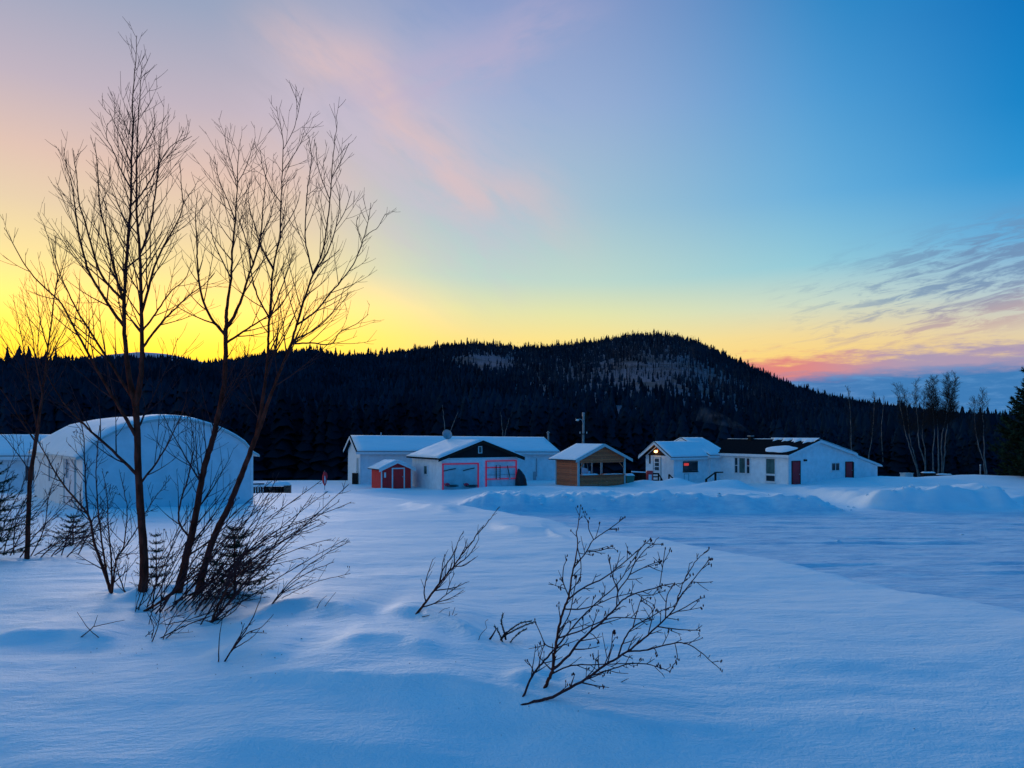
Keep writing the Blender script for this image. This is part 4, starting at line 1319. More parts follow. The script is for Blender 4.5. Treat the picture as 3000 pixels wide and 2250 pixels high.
r = H.rect(L, 146, 1345, 152, 1408); b_ = MB(); H.wb(b_, L, r[0], r[0] + .08, r[2], r[3], .06, .12); b_.build('down_pipe', M_METAL, H.root)
for uu in (0.0, QW - .09): bar(uu, uu + .09, .4, ze - .02, 0.0, 0.03, M_TRIM, 'corner_board')

H = House('long_shed', 'long pale shed with flat snowy roof behind the arched hall', 'shed', -420, 43.0, 8)
SWd = H.u('front', 330)
H.walls_gable_x(SWd, 7.0, 2.75, 3.78, M_HALL)
H.roof_x(SWd, 7.0, 2.77, 3.80, M_SHINGLE, oh=.3, so=.3, snow=.14, seed=71)
for k in range(4):
    u0 = 2.0 + k * 3.2
    if u0 + 1 < SWd: H.window('front', (u0, u0 + .9, 1.4, 2.2), 1, 1)

# --- poles, wires, odds and ends ----------------------------------------------------
def wire(name, a, b, sag, r, label, group='overhead wires'):
    a = np.array(a); b = np.array(b); ts = np.linspace(0, 1, 15)
    pts = [a + (b - a) * t - np.array([0, 0, sag * 4 * t * (1 - t)]) for t in ts]
    tag(MB().tube(pts, r * .55, 4).build(name, M_BIRCHTWIG), label, 'wire', group)
d = 76
pb = P(1707, 1300, d); zt = CZ + (HZ - 1212) / FPX * d
up_ = empty('street_lamp', (pb[0], d, gz(pb[0], d)), 0, 'tall utility pole with a lamp arm rising behind the kiosk', 'street lamp')
zo = zt - up_.location.z
MB().tube([(0, 0, -.5), (.02, 0, zo * .5), (.1, 0, zo)], np.array([.14, .125, .10]), 10).build('pole', M_POLE, up_, smooth=True)
arm = MB().tube([(.06, -.1, zo - .95), (-.10, -.1, zo - .55), (-.32, -.1, zo - .50), (-.42, -.1, zo - .55)], .03, 6).build('lamp_arm', M_METAL, up_)
MB().blob((-.50, -.1, zo - .60), (.17, .12, .10), 3, 10, 6, .02).build('lamp_head', M_LAMPHEAD, up_, smooth=True)
MB().box(-.30, .42, -.16, -.11, zo - 1.95, zo - 1.88).build('cross_arm', M_DARKWOOD, up_)
for xx in (-.26, .38): MB().tube([(xx, -.13, zo - 1.88), (xx, -.13, zo - 1.70)], .035, 6).build('insulator', M_LAMPHEAD, up_)
MB().box(-.02, .2, .12, .32, zo - .25, zo + .12).build('transformer', M_METAL, up_)
d2 = 71; pb2 = P(1606, 1300, d2); z2 = CZ + (HZ - 1263) / FPX * d2
sp2 = empty('service_pole', (pb2[0], d2, gz(pb2[0], d2)), 0, 'short dark pole rising behind the right end of the long house', 'pole')
MB().tube([(0, 0, -.4), (0, 0, z2 - sp2.location.z)], .09, 8).build('pole', M_POLE, sp2)
MB().box(-.16, .16, -.05, .05, z2 - sp2.location.z - .18, z2 - sp2.location.z - .10).build('bracket', M_POLE, sp2)
top2 = (pb2[0], d2 - .12, z2 - .1)
wire('wire', (pb2[0], d2, z2 - .3), (pb[0] - .3, d, zt - .9), .55, .018, 'sagging wire between the short pole and the lamp pole')
wire('wire', (pb[0] + .4, d - .13, zt - 1.7), tuple(P(2560, 1243, 84)), .5, .014, 'thin wire running right from the lamp pole crossarm')
wire('wire', (pb[0] - .2, d - .13, zt - 1.7), tuple(P(1310, 1255, 82)), .4, .014, 'thin wire running left from the lamp pole crossarm')
wire('wire', (pb[0] + .1, d - .13, zt - .3), tuple(P(2980, 1242, 88)), .9, .016, 'long wire running right from the top of the lamp pole')

# furled red flag on a short pole, left of the long house
dq = 57.0; q = P(951, 1424, dq)
fl = empty('furled_flag', (q[0], dq, gz(q[0], dq)), 0, 'furled red and white flag hanging on a thin pole left of the houses', 'flag')
zt_ = CZ + (HZ - 1379) / FPX * dq - fl.location.z
MB().tube([(0, 0, -.3), (0, 0, zt_)], .022, 6).build('pole', M_POLE, fl)
m = MB(); vs = []; fs = []
for j in range(8):
    f_ = j / 7; zz = zt_ - .08 - f_ * 1.0; w_ = .10 + .10 * math.sin(math.pi * min(1, f_ * 1.15)) * (1 - .4 * f_)
    w_ *= (1.0 if j < 7 else .2)
    for i in range(8):
        a = i * 2 * math.pi / 8; vs.append((w_ * (1 + .25 * math.sin(3 * a + j)) * math.cos(a) + .02, w_ * .7 * math.sin(a) - .03, zz))
for j in range(7):
    for i in range(8): i2 = (i + 1) % 8; fs.append((j * 8 + i, j * 8 + i2, (j + 1) * 8 + i2, (j + 1) * 8 + i))
m.add(vs, fs); cloth = m.build('cloth', mat('flag_red', (.66, .02, .03), .7, .2), fl, smooth=True)
MB().tube([(.05, -.16, zt_ - .35), (.07, -.18, zt_ - .6), (.06, -.14, zt_ - .9)], np.array([.02, .05, .03]), 6).build('white_stripe', M_SHEET, cloth)

# snow-covered wood pile and rail near the hall
dq = 46.5; q = P(800, 1438, dq)
wp = empty('wood_pile', (q[0], dq, gz(q[0], dq)), R(12), 'snow-topped stack of split logs with brown plywood end right of the arched hall', 'wood pile')
for row in range(4):
    for k in range(9):
        MB().tube([(-1.15 + k * .2, -.3 + random.uniform(-.05, .05), .05 + row * .17), (-1.15 + k * .2 + .01, .35, .05 + row * .17)], .085 + random.uniform(-.012, .006), 7).build('log', M_DARKWOOD if (row + k) % 4 else M_BROWNEND, wp)
MB().box(.62, 1.0, -.36, .36, -.3, .72).build('end_board', M_BROWNEND, wp)
MB().box(-1.22, .61, .36, .40, -.3, .64).build('back_board', M_DARKWOOD, wp)
snow_slab((-1.25, -.32, .66), (.98, -.32, .735), (.98, .38, .735), (-1.25, .38, .66), .20, 18, 8, 15).build('snow_cap', SNOW, wp, smooth=True)
dq = 44.0; q = P(752, 1436, dq)
rl = empty('slat_rail', (q[0], dq, gz(q[0], dq)), R(20), 'short pale slatted rail at the right end of the arched hall', 'railing')
for k in range(6): MB().box(-.34 + k * .13, -.30 + k * .13, -.02, .02, -.2, .58).build('slat', M_TRIM, rl)
MB().box(-.38, .40, -.045, .045, .583, .65).build('top_rail', M_DARKWOOD, rl)

# lumber, box and posts at the edge of the wood on the right
def lumber(px, py, d, w, n, label, seed):
    rr = random.Random(seed)
    q = P(px, py, d); z0_ = q[2]
    o = empty('lumber_pile', (q[0], d, z0_), R(rr.uniform(-6, 6)), label, 'lumber')
    for k in range(n):
        zz = .06 + .12 * k
        x0_ = -w / 2 + rr.uniform(-.15, .15)
        MB().box(x0_, x0_ + w, -.25, .25, zz - .05, zz + .05).build('board', M_DARKWOOD, o)
    zt_ = .06 + .12 * (n - 1) + .053
    snow_slab((-w / 2, -.26, zt_), (w / 2, -.26, zt_), (w / 2, .26, zt_), (-w / 2, .26, zt_), .09, 14, 5, seed).build('snow_cap', SNOW, o, smooth=True)
    for xx in (-w * .35, w * .35): MB().box(xx - .07, xx + .07, -.2, .2, -1.2, .005).build('bearer', M_DARKWOOD, o)
lumber(2719, 1402, 67.5, 1.0, 4, 'snow-topped lumber stack beneath the leftmost birch clump', 3)
lumber(2766, 1403, 68, 1.1, 3, 'snow-topped lumber stack beneath the middle birch clump', 4)
lumber(2790, 1408, 66.5, .8, 1, 'low snow-topped boards right of the birch clumps', 5)
q = P(2656, 1403, 68)
ub_ = empty('utility_box', (q[0], 68, q[2]), R(15), 'pale blue-grey box at the wood edge right of the lean-to', 'box')
MB().box(-.40, .40, -.3, .3, -.6, .46).build('body', M_GREYTRIM, ub_)
MB().box(-.44, .44, -.34, .34, .463, .51).build('lid', M_GREYTRIM, ub_)
q = P(2872, 1404, 64)
fp = empty('fence_post', (q[0], 64, gz(q[0], 64)), 0, 'thin pale post standing in the snow at far right', 'post')
MB().tube([(0, 0, -.4), (0, 0, .75)], .045, 7).build('post', M_POLE, fp)
snow_slab((-.05, -.05, .75), (.05, -.05, .75), (.05, .05, .75), (-.05, .05, .75), .05, 4, 4, 2).build('snow_cap', SNOW, fp, smooth=True)

# thin smoke from the stove pipe
m = MB(); pts = []; rad = []
for k in range(9):
    f_ = k / 8
    pts.append((chim_w[0] - 4.2 * f_ ** 1.2, chim_w[1] + .8 * f_, chim_w[2] + 1.9 * f_ ** .8)); rad.append(.12 + .62 * f_)
m.tube(pts, np.array(rad), 12)
sm = bpy.data.materials.new('smoke'); sm.use_nodes = True
nt = sm.node_tree; nt.nodes.clear()
T = NT(nt); pv = T.new('ShaderNodeVolumePrincipled'); om = T.new('ShaderNodeOutputMaterial'); nt.links.new(pv.outputs[0], om.inputs['Volume'])
tcn = T.new('ShaderNodeTexCoord'); nz = T.noise(tcn.outputs['Object'], 1.3, 4.0, .6)
T.put(pv.inputs['Density'], T.smooth(nz, .38, .72) * 0.12); pv.inputs['Color'].default_value = (.6, .75, .95, 1)
so = m.build('smoke', sm); tag(so, 'thin drifting smoke above the chimney of the dark-roofed house', 'smoke', None, 'stuff')

# ----------------------------------------------------------------------------
# bare trees, shrubs, saplings
# ----------------------------------------------------------------------------
def catmull(pts, per=4):
    pts = np.asarray(pts, float)
    if len(pts) < 3: return np.array([pts[0] + (pts[-1] - pts[0]) * t for t in np.linspace(0, 1, per + 1)])
    p = np.concatenate([[2 * pts[0] - pts[1]], pts, [2 * pts[-1] - pts[-2]]])
    out = []
    for i in range(1, len(p) - 2):
        for t in np.arange(per) / per:
            a, b, c, d = p[i - 1], p[i], p[i + 1], p[i + 2]
            out.append(0.5 * (2 * b + (c - a) * t + (2 * a - 5 * b + 4 * c - d) * t * t + (3 * b - a - 3 * c + d) * t ** 3))
    out.append(p[-2])
    return np.array(out)


def unit(v): return v / (np.linalg.norm(v) + 1e-9)


class Plant:
    def __init__(self, name, label, cat, base, seed, d=None, group=None, bark=None, twig=None):
        self.rr = random.Random(seed)
        self.d = d or gd(base[0], base[1])
        b = P(base[0], base[1], self.d)
        self.b = b
        self.root = empty(name, tuple(b), 0, label, cat, group)
        self.curves = []      # (px samples, depths, pts, radii)
        self.tw = MB(); self.bud = MB()
        self.bark = bark or M_BARK; self.twigm = twig or M_TWIG

    def loc(self, pts): return np.asarray(pts) - self.b

    def limb(self, pix, r0, r1, name='branch', lean=None, start_d=None, sides=7, jit=0.0022, sink=0.0, build=True):
        pix = np.array(pix, float)
        d0 = start_d if start_d is not None else self.d
        if self.curves and start_d is None:
            best = None
            for (q, dd, pp, rad) in self.curves:
                k = np.argmin(((q - pix[0]) ** 2).sum(1)); e = ((q[k] - pix[0]) ** 2).sum()
                if best is None or e < best[0]: best = (e, dd[k], rad[k], q[k])
            d0 = best[1]; r0 = min(r0, best[2] * 0.92)
            if best[0] < 40 ** 2: pix[0] = best[3]
        lean = self.rr.uniform(-.35, .35) if lean is None else lean
        seg = np.r_[0, np.cumsum(np.hypot(*np.diff(pix, axis=0).T))] / FPX * d0
        dep = d0 + lean * seg
        pts = np.array([P(p[0], p[1], dd) for p, dd in zip(pix, dep)])
        if sink:
            v = unit(pts[0] - pts[1]); pts = np.concatenate([[pts[0] + v * sink], pts])
        fine = catmull(pts, 5)
        L = np.r_[0, np.cumsum(np.linalg.norm(np.diff(fine, axis=0), axis=1))]
        t = L / L[-1]
        nzv = np.array([[self.rr.gauss(0, 1) for _ in range(3)] for _ in range(len(fine))]) * jit * min(1.0, L[-1])
        nzv[0] = 0
        fine = fine + nzv
        if name == 'trunk' and self.d < 20: r0, r1 = r0 * .86, r1 * .86
        rad = r0 + (r1 - r0) * t ** (0.85 if r0 < .04 else .75)
        if name == 'trunk':    # root flare and bark unevenness
            rad = rad * (1 + .35 * np.exp(-t * 9)) * np.array([1 + self.rr.uniform(-.05, .05) for _ in t])
        q = np.stack([1500 + FPX * fine[:, 0] / fine[:, 1], HZ + FPX * (CZ - fine[:, 2]) / fine[:, 1]], -1)
        self.curves.append((q, fine[:, 1], fine, rad))
        if build: MB().tube(self.loc(fine), rad, sides).build(name, self.bark if r0 > .012 else self.twigm, self.root, smooth=True)
        else: self.tw.tube(self.loc(fine), rad, 4)
        return len(self.curves) - 1

    def twigs(self, pts, rad, dens, lmax, level, ang=(22, 42), up=0.55, t0=0.12, rmin=0.0026, flat=0.35, tip=True, buds=0.0, windx=0.0):
        """side shoots along a curve, recursive"""
        L = np.r_[0, np.cumsum(np.linalg.norm(np.diff(pts, axis=0), axis=1))]
        tot = L[-1]; rr = self.rr
        n = max(1, int(tot * dens + rr.random()))
        for k in range(n):
            t = t0 + (1 - t0) * (k + rr.random()) / n
            s = t * tot
            i = min(len(L) - 2, max(0, int(np.searchsorted(L, s) - 1)))
            f = (s - L[i]) / max(1e-6, L[i + 1] - L[i])
            p = pts[i] + (pts[i + 1] - pts[i]) * f
            r = rad[i] + (rad[i + 1] - rad[i]) * f
            tg = unit(pts[i + 1] - pts[i])
            side = unit(np.cross(tg, [rr.gauss(0, flat * .6), 1.0, rr.gauss(0, flat * .6)]))
            side2 = unit(np.cross(tg, side))
            a = rr.choice((0, math.pi)) + rr.gauss(0, 0.75)
            out = side * math.cos(a) + side2 * math.sin(a)
            th = R(rr.uniform(*ang))
            dr = unit(tg * math.cos(th) + out * math.sin(th))
            ln = lmax * rr.uniform(0.35, 1.0) * (1 - 0.80 * t)
            ln = min(ln, tot * .62)
            m = 5 if level > 0 else 4
            q = [p]; c = p
            for j in range(m):
                dr = unit(dr + np.array([windx * .06, 0, up * 0.16]) + np.array([rr.gauss(0, .032) for _ in range(3)]))
                c = c + dr * ln / m; q.append(c)
            q = np.array(q)
            ra = max(rmin, min(r * 0.62, 0.0042 + ln * 0.0075))
            rq = np.linspace(ra, rmin * .62, len(q))
            self.tw.tube(self.loc(q), rq, 4 if level > 0 else 3, cap=False)
            if buds and rr.random() < buds: self.addbud(q[-1], dr)
            if level > 0:
                self.twigs(q, rq, dens * .8, lmax * 0.50, level - 1, ang, up, 0.2, rmin, flat, tip, buds, windx)

    def addbud(self, p, dr, s=1.0):
        rr = self.rr
        k = rr.choice((1, 1, 2, 3))
        for _ in range(k):
            o = np.array([rr.gauss(0, .008), rr.gauss(0, .008), rr.gauss(0, .008)]) * (k > 1)
            self.bud.blob(self.loc(p + o), (.0042 * s, .0042 * s, .009 * s), rr.randint(0, 99), 6, 4, .2)

    def dress(self, dens, lmax, level, only=None, **kw):
        for i, (q, dd, pts, rad) in enumerate(list(self.curves)):
            if only is None or i in only: self.twigs(pts, rad, dens, lmax, level, **kw)

    def finish(self):
        if self.tw.n: self.tw.build('crown', self.twigm, self.root, kind='stuff')
        if self.bud.n: self.bud.build('buds', self.twigm, self.root, kind='stuff')


# --- alder A: tallest, two stems, left -------------------------------------------------
T_ = Plant('alder_tree', 'tallest bare tree at left, its trunk parting into two upright stems', 'tree', (418, 1732), 3)
A = T_
k0 = A.limb([(418, 1735), (423, 1664), (414, 1512), (405, 1367), (401, 1240), (398, 1190)], .058, .038, 'trunk', 0.02, sides=10, sink=.35)
s1 = A.limb([(398, 1190), (379, 1110), (368, 1016), (363, 911), (372, 745), (380, 636), (383, 592), (385, 484), (389, 375), (389, 285), (398, 177), (401, 104)], .031, .003, 'trunk', .05, sides=8)
s2 = A.limb([(398, 1190), (412, 1110), (416, 1021), (414, 889), (410, 745), (401, 636), (400, 520), (401, 466), (404, 380), (409, 290), (414, 213)], .031, .003, 'trunk', -.06, sides=8)
for pl, r in (([(362, 954), (311, 882), (260, 795), (250, 763), (231, 690), (221, 618), (210, 538), (199, 502), (186, 430)], .026),
              ([(351, 889), (315, 831), (286, 781), (260, 690), (235, 607), (228, 560), (224, 510), (214, 440)], .022),
              ([(366, 875), (347, 835), (329, 763), (307, 665), (293, 607), (286, 502), (278, 419)], .022),
              ([(414, 962), (369, 918), (340, 880)], .016),
              ([(418, 925), (439, 831), (452, 781), (481, 719), (521, 647), (535, 607), (532, 560), (528, 484)], .022),
              ([(410, 735), (434, 683), (448, 611), (459, 538), (467, 466), (474, 375), (486, 336)], .022),
              ([(417, 1012), (463, 958), (506, 911), (557, 864), (597, 835), (630, 800)], .020),
              ([(417, 983), (456, 918), (496, 860), (542, 817), (560, 770)], .017),
              ([(385, 600), (420, 560), (455, 500), (500, 430), (548, 400)], .014),
              ([(388, 480), (360, 420), (335, 360), (318, 320)], .012),
              ([(384, 560), (355, 500), (330, 440), (312, 400), (315, 360)], .013),
              ([(401, 470), (430, 420), (452, 370), (450, 315)], .012),
              ([(398, 1292), (363, 1216), (300, 1110), (250, 1021), (188, 904), (159, 868), (108, 821), (65, 763), (32, 701), (11, 665)], .030),
              ([(395, 1185), (378, 1150), (300, 1027), (235, 925), (195, 846), (170, 781), (150, 700)], .028),
              ([(399, 1385), (330, 1320), (253, 1251), (195, 1190), (150, 1120), (110, 1040)], .026),
              ([(412, 1414), (471, 1336), (523, 1235), (545, 1170)], .018),
              ([(401, 1260), (455, 1150), (500, 1050), (520, 990)], .016)):
    A.limb(pl, r * .72, .0028)
A.dress(8.5, 1.55, 1, only=[s1, s2], t0=.2, up=.6, ang=(26, 46))
A.dress(8.0, 1.15, 1, only=range(3, len(A.curves)), t0=.1, up=.55, ang=(22, 42))
A.finish()

# --- alder B ----------------------------------------------------------------------------
B = Plant('alder_tree', 'bare tree leaning right, second trunk of the left clump, forking above the treeline', 'tree', (520, 1737), 5)
B.limb([(520, 1740), (535, 1680), (552, 1602), (567, 1545), (585, 1436), (603, 1355), (623, 1289), (640, 1210), (656, 1128), (661, 1049), (661, 983), (664, 950)], .054, .026, 'trunk', .03, sides=10, sink=.35)
f1 = B.limb([(664, 950), (663, 910), (677, 816), (680, 738), (689, 648), (695, 557), (698, 467), (704, 409)], .020, .003, 'trunk', .15, sides=7)
f2 = B.limb([(664, 955), (674, 946), (703, 888), (731, 801), (753, 736), (766, 670), (771, 594), (776, 557), (781, 485)], .020, .003, 'trunk', -.12, sides=7)
for pl, r in (([(660, 989), (619, 931), (590, 863), (578, 772), (577, 720), (573, 630), (580, 560)], .024),
              ([(661, 1002), (724, 964), (771, 935), (820, 900), (850, 850)], .020),
              ([(695, 557), (680, 490), (662, 420), (660, 375)], .010),
              ([(700, 545), (720, 490), (740, 430), (748, 402)], .010),
              ([(689, 640), (668, 590), (640, 520), (628, 460)], .011),
              ([(740, 775), (720, 700), (700, 640), (690, 580)], .012),
              ([(760, 695), (790, 640), (800, 600)], .010),
              ([(677, 816), (640, 740), (622, 690), (615, 620)], .012),
              ([(541, 1580), (524, 1527), (531, 1465), (549, 1407), (561, 1349), (569, 1303), (561, 1249), (550, 1190)], .017),
              ([(590, 1415), (545, 1340), (500, 1260), (470, 1200)], .014),
              ([(640, 1205), (690, 1120), (720, 1060), (730, 1010)], .014)):
    B.limb(pl, r * .72, .0028)
B.dress(8.0, 1.35, 1, only=[0, f1, f2], t0=.2, up=.6, ang=(24, 44))
B.dress(8.0, 1.05, 1, only=range(3, len(B.curves)), t0=.1, up=.55)
B.finish()

# --- alder C ----------------------------------------------------------------------------
C = Plant('alder_tree', 'bare tree leaning furthest right in the left clump with wide forked crown', 'tree', (578, 1742), 6)
C.limb([(578, 1745), (592, 1690), (610, 1624), (636, 1552), (668, 1490), (697, 1418), (720, 1360), (744, 1297), (752, 1278)], .050, .030, 'trunk', .05, sides=10, sink=.35)
t1 = C.limb([(752, 1278), (768, 1180), (780, 1090), (786, 1007), (789, 935), (800, 790), (812, 730), (819, 702), (823, 594), (827, 503), (830, 438), (827, 395), (809, 311)], .022, .003, 'trunk', .12, sides=8)
t2 = C.limb([(752, 1278), (775, 1212), (797, 1148), (837, 1049), (853, 1007), (869, 953), (891, 881), (916, 805), (941, 749), (955, 684), (964, 612), (970, 539), (977, 449), (986, 377), (986, 340)], .024, .003, 'trunk', -.10, sides=8)
for pl, r in (([(830, 438), (836, 427), (861, 377), (875, 322), (883, 275)], .009),
              ([(785, 935), (753, 863), (735, 794), (728, 720), (720, 650)], .018),
              ([(800, 800), (767, 727), (745, 660), (731, 612), (728, 560)], .015),
              ([(819, 690), (850, 640), (870, 600), (880, 560)], .011),
              ([(823, 594), (790, 545), (770, 490), (762, 440)], .011),
              ([(827, 500), (860, 455), (880, 420), (890, 390)], .010),
              ([(789, 930), (815, 870), (840, 800), (865, 740)], .015),
              ([(915, 803), (897, 720), (895, 648), (899, 575), (908, 503), (912, 449), (904, 395)], .018),
              ([(918, 800), (959, 738), (984, 666), (995, 594), (984, 539)], .017),
              ([(966, 590), (945, 530), (930, 480), (925, 420)], .010),
              ([(972, 520), (1000, 470), (1018, 430), (1022, 420)], .010),
              ([(870, 955), (927, 910), (970, 855), (1017, 801), (1038, 767), (1064, 702), (1082, 630), (1087, 594)], .024),
              ([(1064, 702), (1085, 680), (1107, 666), (1129, 626)], .010),
              ([(1058, 715), (1045, 660), (1048, 634)], .008),
              ([(853, 1007), (910, 1005), (970, 1008), (995, 975), (1042, 950), (1079, 921)], .014),
              ([(858, 1000), (930, 960), (985, 900), (1010, 840)], .014),
              ([(845, 1030), (880, 960), (900, 910), (930, 870)], .012),
              ([(982, 670), (1010, 620), (1030, 560)], .009),
              ([(760, 1255), (740, 1160), (720, 1080), (715, 1010)], .014)):
    C.limb(pl, r * .72, .0028)
C.dress(8.0, 1.25, 1, only=[t1, t2], t0=.15, up=.6, ang=(24, 44))
C.dress(8.0, 0.95, 1, only=range(3, len(C.curves)), t0=.1, up=.55)
C.finish()

# --- alder D, far left --------------------------------------------------------------------
D = Plant('alder_tree', 'slim bare tree at the far left edge, apart from the clump', 'tree', (79, 1638), 8)
D.limb([(79, 1641), (82, 1550), (85, 1457), (90, 1385), (105, 1295), (110, 1262)], .045, .032, 'trunk', .02, sides=9, sink=.3)
e1 = D.limb([(110, 1262), (125, 1150), (141, 1021), (148, 962), (159, 875), (168, 810), (155, 755), (137, 683), (112, 622)], .026, .003, 'trunk', .1, sides=7)
for pl, r in (([(112, 1255), (90, 1150), (75, 1060), (60, 970), (40, 880)], .022), ([(125, 1150), (105, 1060), (95, 980), (75, 900), (60, 840)], .018),
              ([(130, 1110), (150, 1040), (190, 960), (215, 900)], .016), ([(141, 1020), (120, 950), (110, 880), (105, 820)], .016),
              ([(128, 1130), (112, 1050), (115, 960), (130, 880)], .014), ([(122, 1170), (70, 1090), (20, 1010), (-20, 950)], .016),
              ([(104, 1300), (60, 1230), (10, 1150), (-40, 1100)], .018), ([(166, 830), (190, 760), (205, 700)], .012), ([(90, 1380), (60, 1340), (20, 1290), (-20, 1250)], .014)):
    D.limb(pl, r * .72, .0028)
D.dress(8.0, 1.3, 1, only=[e1], t0=.1, up=.9)
D.dress(8.0, 1.0, 1, only=range(2, len(D.curves)), t0=.1, up=.55)
D.finish()

# --- shrub left of alder A ------------------------------------------------------------------
S = Plant('alder_shrub', 'upright many-stemmed bare shrub left of the tallest tree trunk', 'shrub', (325, 1736), 12)
S.limb([(325, 1738), (311, 1692), (275, 1584), (257, 1508), (181, 1414), (108, 1287), (60, 1210)], .022, .003, 'stem', .1, sink=.25)
S.limb([(257, 1510), (250, 1421), (246, 1287), (232, 1220), (215, 1180)], .014, .003, 'stem')
S.limb([(326, 1738), (315, 1693), (289, 1512), (282, 1403), (286, 1302), (292, 1250)], .015, .003, 'stem', -.1, start_d=S.d + .05, sink=.25)
S.limb([(327, 1739), (327, 1656), (318, 1548), (312, 1440), (300, 1380)], .014, .003, 'stem', .2, start_d=S.d - .04, sink=.25)
S.limb([(329, 1738), (340, 1640), (362, 1602), (373, 1494), (365, 1447), (352, 1390)], .013, .003, 'stem', -.2, start_d=S.d + .02, sink=.25)
S.limb([(368, 1738), (350, 1690), (330, 1610), (310, 1560)], .009, .003, 'stem', .1, start_d=S.d + .1, sink=.2)
S.limb([(360, 1620), (395, 1560), (440, 1480), (468, 1440), (500, 1400)], .008, .003, 'stem')
S.dress(12.0, 0.55, 1, t0=.2, up=.5, ang=(25, 55), buds=.08, rmin=.003)
S.finish()

# --- bent shrub at the foot of the clump --------------------------------------------------
G = Plant('bent_shrub', 'dense bare shrub bent to the right at the foot of the tree clump', 'shrub', (480, 1790), 14)
def gstem(base, tip, r, sagk=0.0, lean=None):
    base = np.array(base, float); tip = np.array(tip, float)
    v = tip - base; nrm_ = np.array([v[1], -v[0]]) / (np.linalg.norm(v) + 1e-6)
    pl = [base + v * t + nrm_ * sagk * np.linalg.norm(v) * 4 * t * (1 - t) for t in (0, .2, .45, .7, 1)]
    return G.limb(pl, r, .003, 'stem', lean, start_d=gd(base[0], base[1]), sink=.15)
for b, tp_, r, sg in (((419, 1792), (640, 1505), .019, -.02), ((405, 1788), (540, 1560), .010, .03), ((425, 1793), (760, 1420), .013, -.04), ((455, 1800), (830, 1445), .012, .05),
                      ((470, 1795), (900, 1430), .013, .03), ((618, 1824), (802, 1581), .017, .02), ((620, 1822), (965, 1454), .014, .05), ((622, 1824), (985, 1405), .013, .02),
                      ((625, 1822), (1004, 1617), .010, .05), ((630, 1815), (961, 1555), .011, .06), ((540, 1770), (930, 1395), .013, -.02), ((560, 1765), (860, 1390), .012, -.03),
                      ((520, 1780), (965, 1480), .011, .03), ((500, 1790), (700, 1520), .012, .02), ((580, 1775), (960, 1520), .012, .02), ((600, 1770), (900, 1480), .011, .04),
                      ((798, 1770), (900, 1640), .010, .01), ((798, 1768), (1010, 1640), .008, .06), ((530, 1760), (740, 1440), .012, -.03), ((470, 1870), (640, 1740), .009, .02), ((478, 1874), (505, 1760), .006, .02),
                      ((485, 1872), (580, 1735), .007, .03), ((445, 1880), (480, 1800), .007, -.05), ((560, 1780), (780, 1500), .011, -.02), ((590, 1790), (840, 1560), .010, .03), ((440, 1785), (620, 1440), .011, -.03), ((610, 1800), (880, 1600), .010, .04), ((570, 1800), (800, 1640), .009, .05), ((510, 1770), (820, 1400), .011, -.04), ((640, 1790), (1000, 1500), .010, .03), ((600, 1760), (990, 1430), .011, .01), ((540, 1790), (700, 1600), .008, .04), ((430, 1780), (560, 1470), .010, -.04)):
    gstem(b, (tp_[0] + G.rr.gauss(0, 40), tp_[1] + G.rr.gauss(0, 40)), r * .72, sg + G.rr.gauss(0, .04))
    for _ in range(1):
        j = lambda s_: G.rr.gauss(0, s_)
        gstem((b[0] + j(22), min(1830, b[1] + j(10))), (b[0] + (tp_[0] - b[0]) * G.rr.uniform(.3, .95) + j(70), b[1] + (tp_[1] - b[1]) * G.rr.uniform(.5, 1.05) + j(50)), r * .5, sg + j(.06))
G.dress(6.5, 0.5, 1, t0=.2, up=.25, ang=(18, 50), windx=.4, buds=.06, rmin=.0025)
G.finish()

# --- shrub behind, left -------------------------------------------------------------------
K = Plant('bent_shrub', 'low tangled bare shrub bent right near the far left tree', 'shrub', (150, 1640), 19)
for b, tp_ in (((118, 1634), (300, 1500)), ((150, 1630), (260, 1470)), ((196, 1632), (300, 1480)), ((60, 1632), (230, 1440)), ((10, 1625), (130, 1330)), ((30, 1628), (200, 1380)),
               ((-10, 1620), (90, 1300)), ((-30, 1610), (60, 1290)), ((100, 1628), (260, 1545)), ((20, 1615), (180, 1500)), ((160, 1625), (330, 1530)), ((-20, 1600), (150, 1440)), ((230, 1625), (340, 1440)), ((90, 1630), (180, 1350)), ((40, 1625), (90, 1360)), ((180, 1628), (240, 1420)), ((-40, 1615), (40, 1380))):
    b = np.array(b, float); v = np.array(tp_) - b; nn_ = np.array([v[1], -v[0]]) / np.linalg.norm(v)
    K.limb([b + v * t + nn_ * .05 * np.linalg.norm(v) * 4 * t * (1 - t) * K.rr.uniform(-1, 1) for t in (0, .3, .65, 1)], .011, .003, 'stem', None, start_d=gd(b[0], max(b[1], 1615)), sink=.15)
K.dress(10.0, 0.55, 1, t0=.15, up=.2, ang=(14, 36), windx=.5, rmin=.0034)
K.finish()

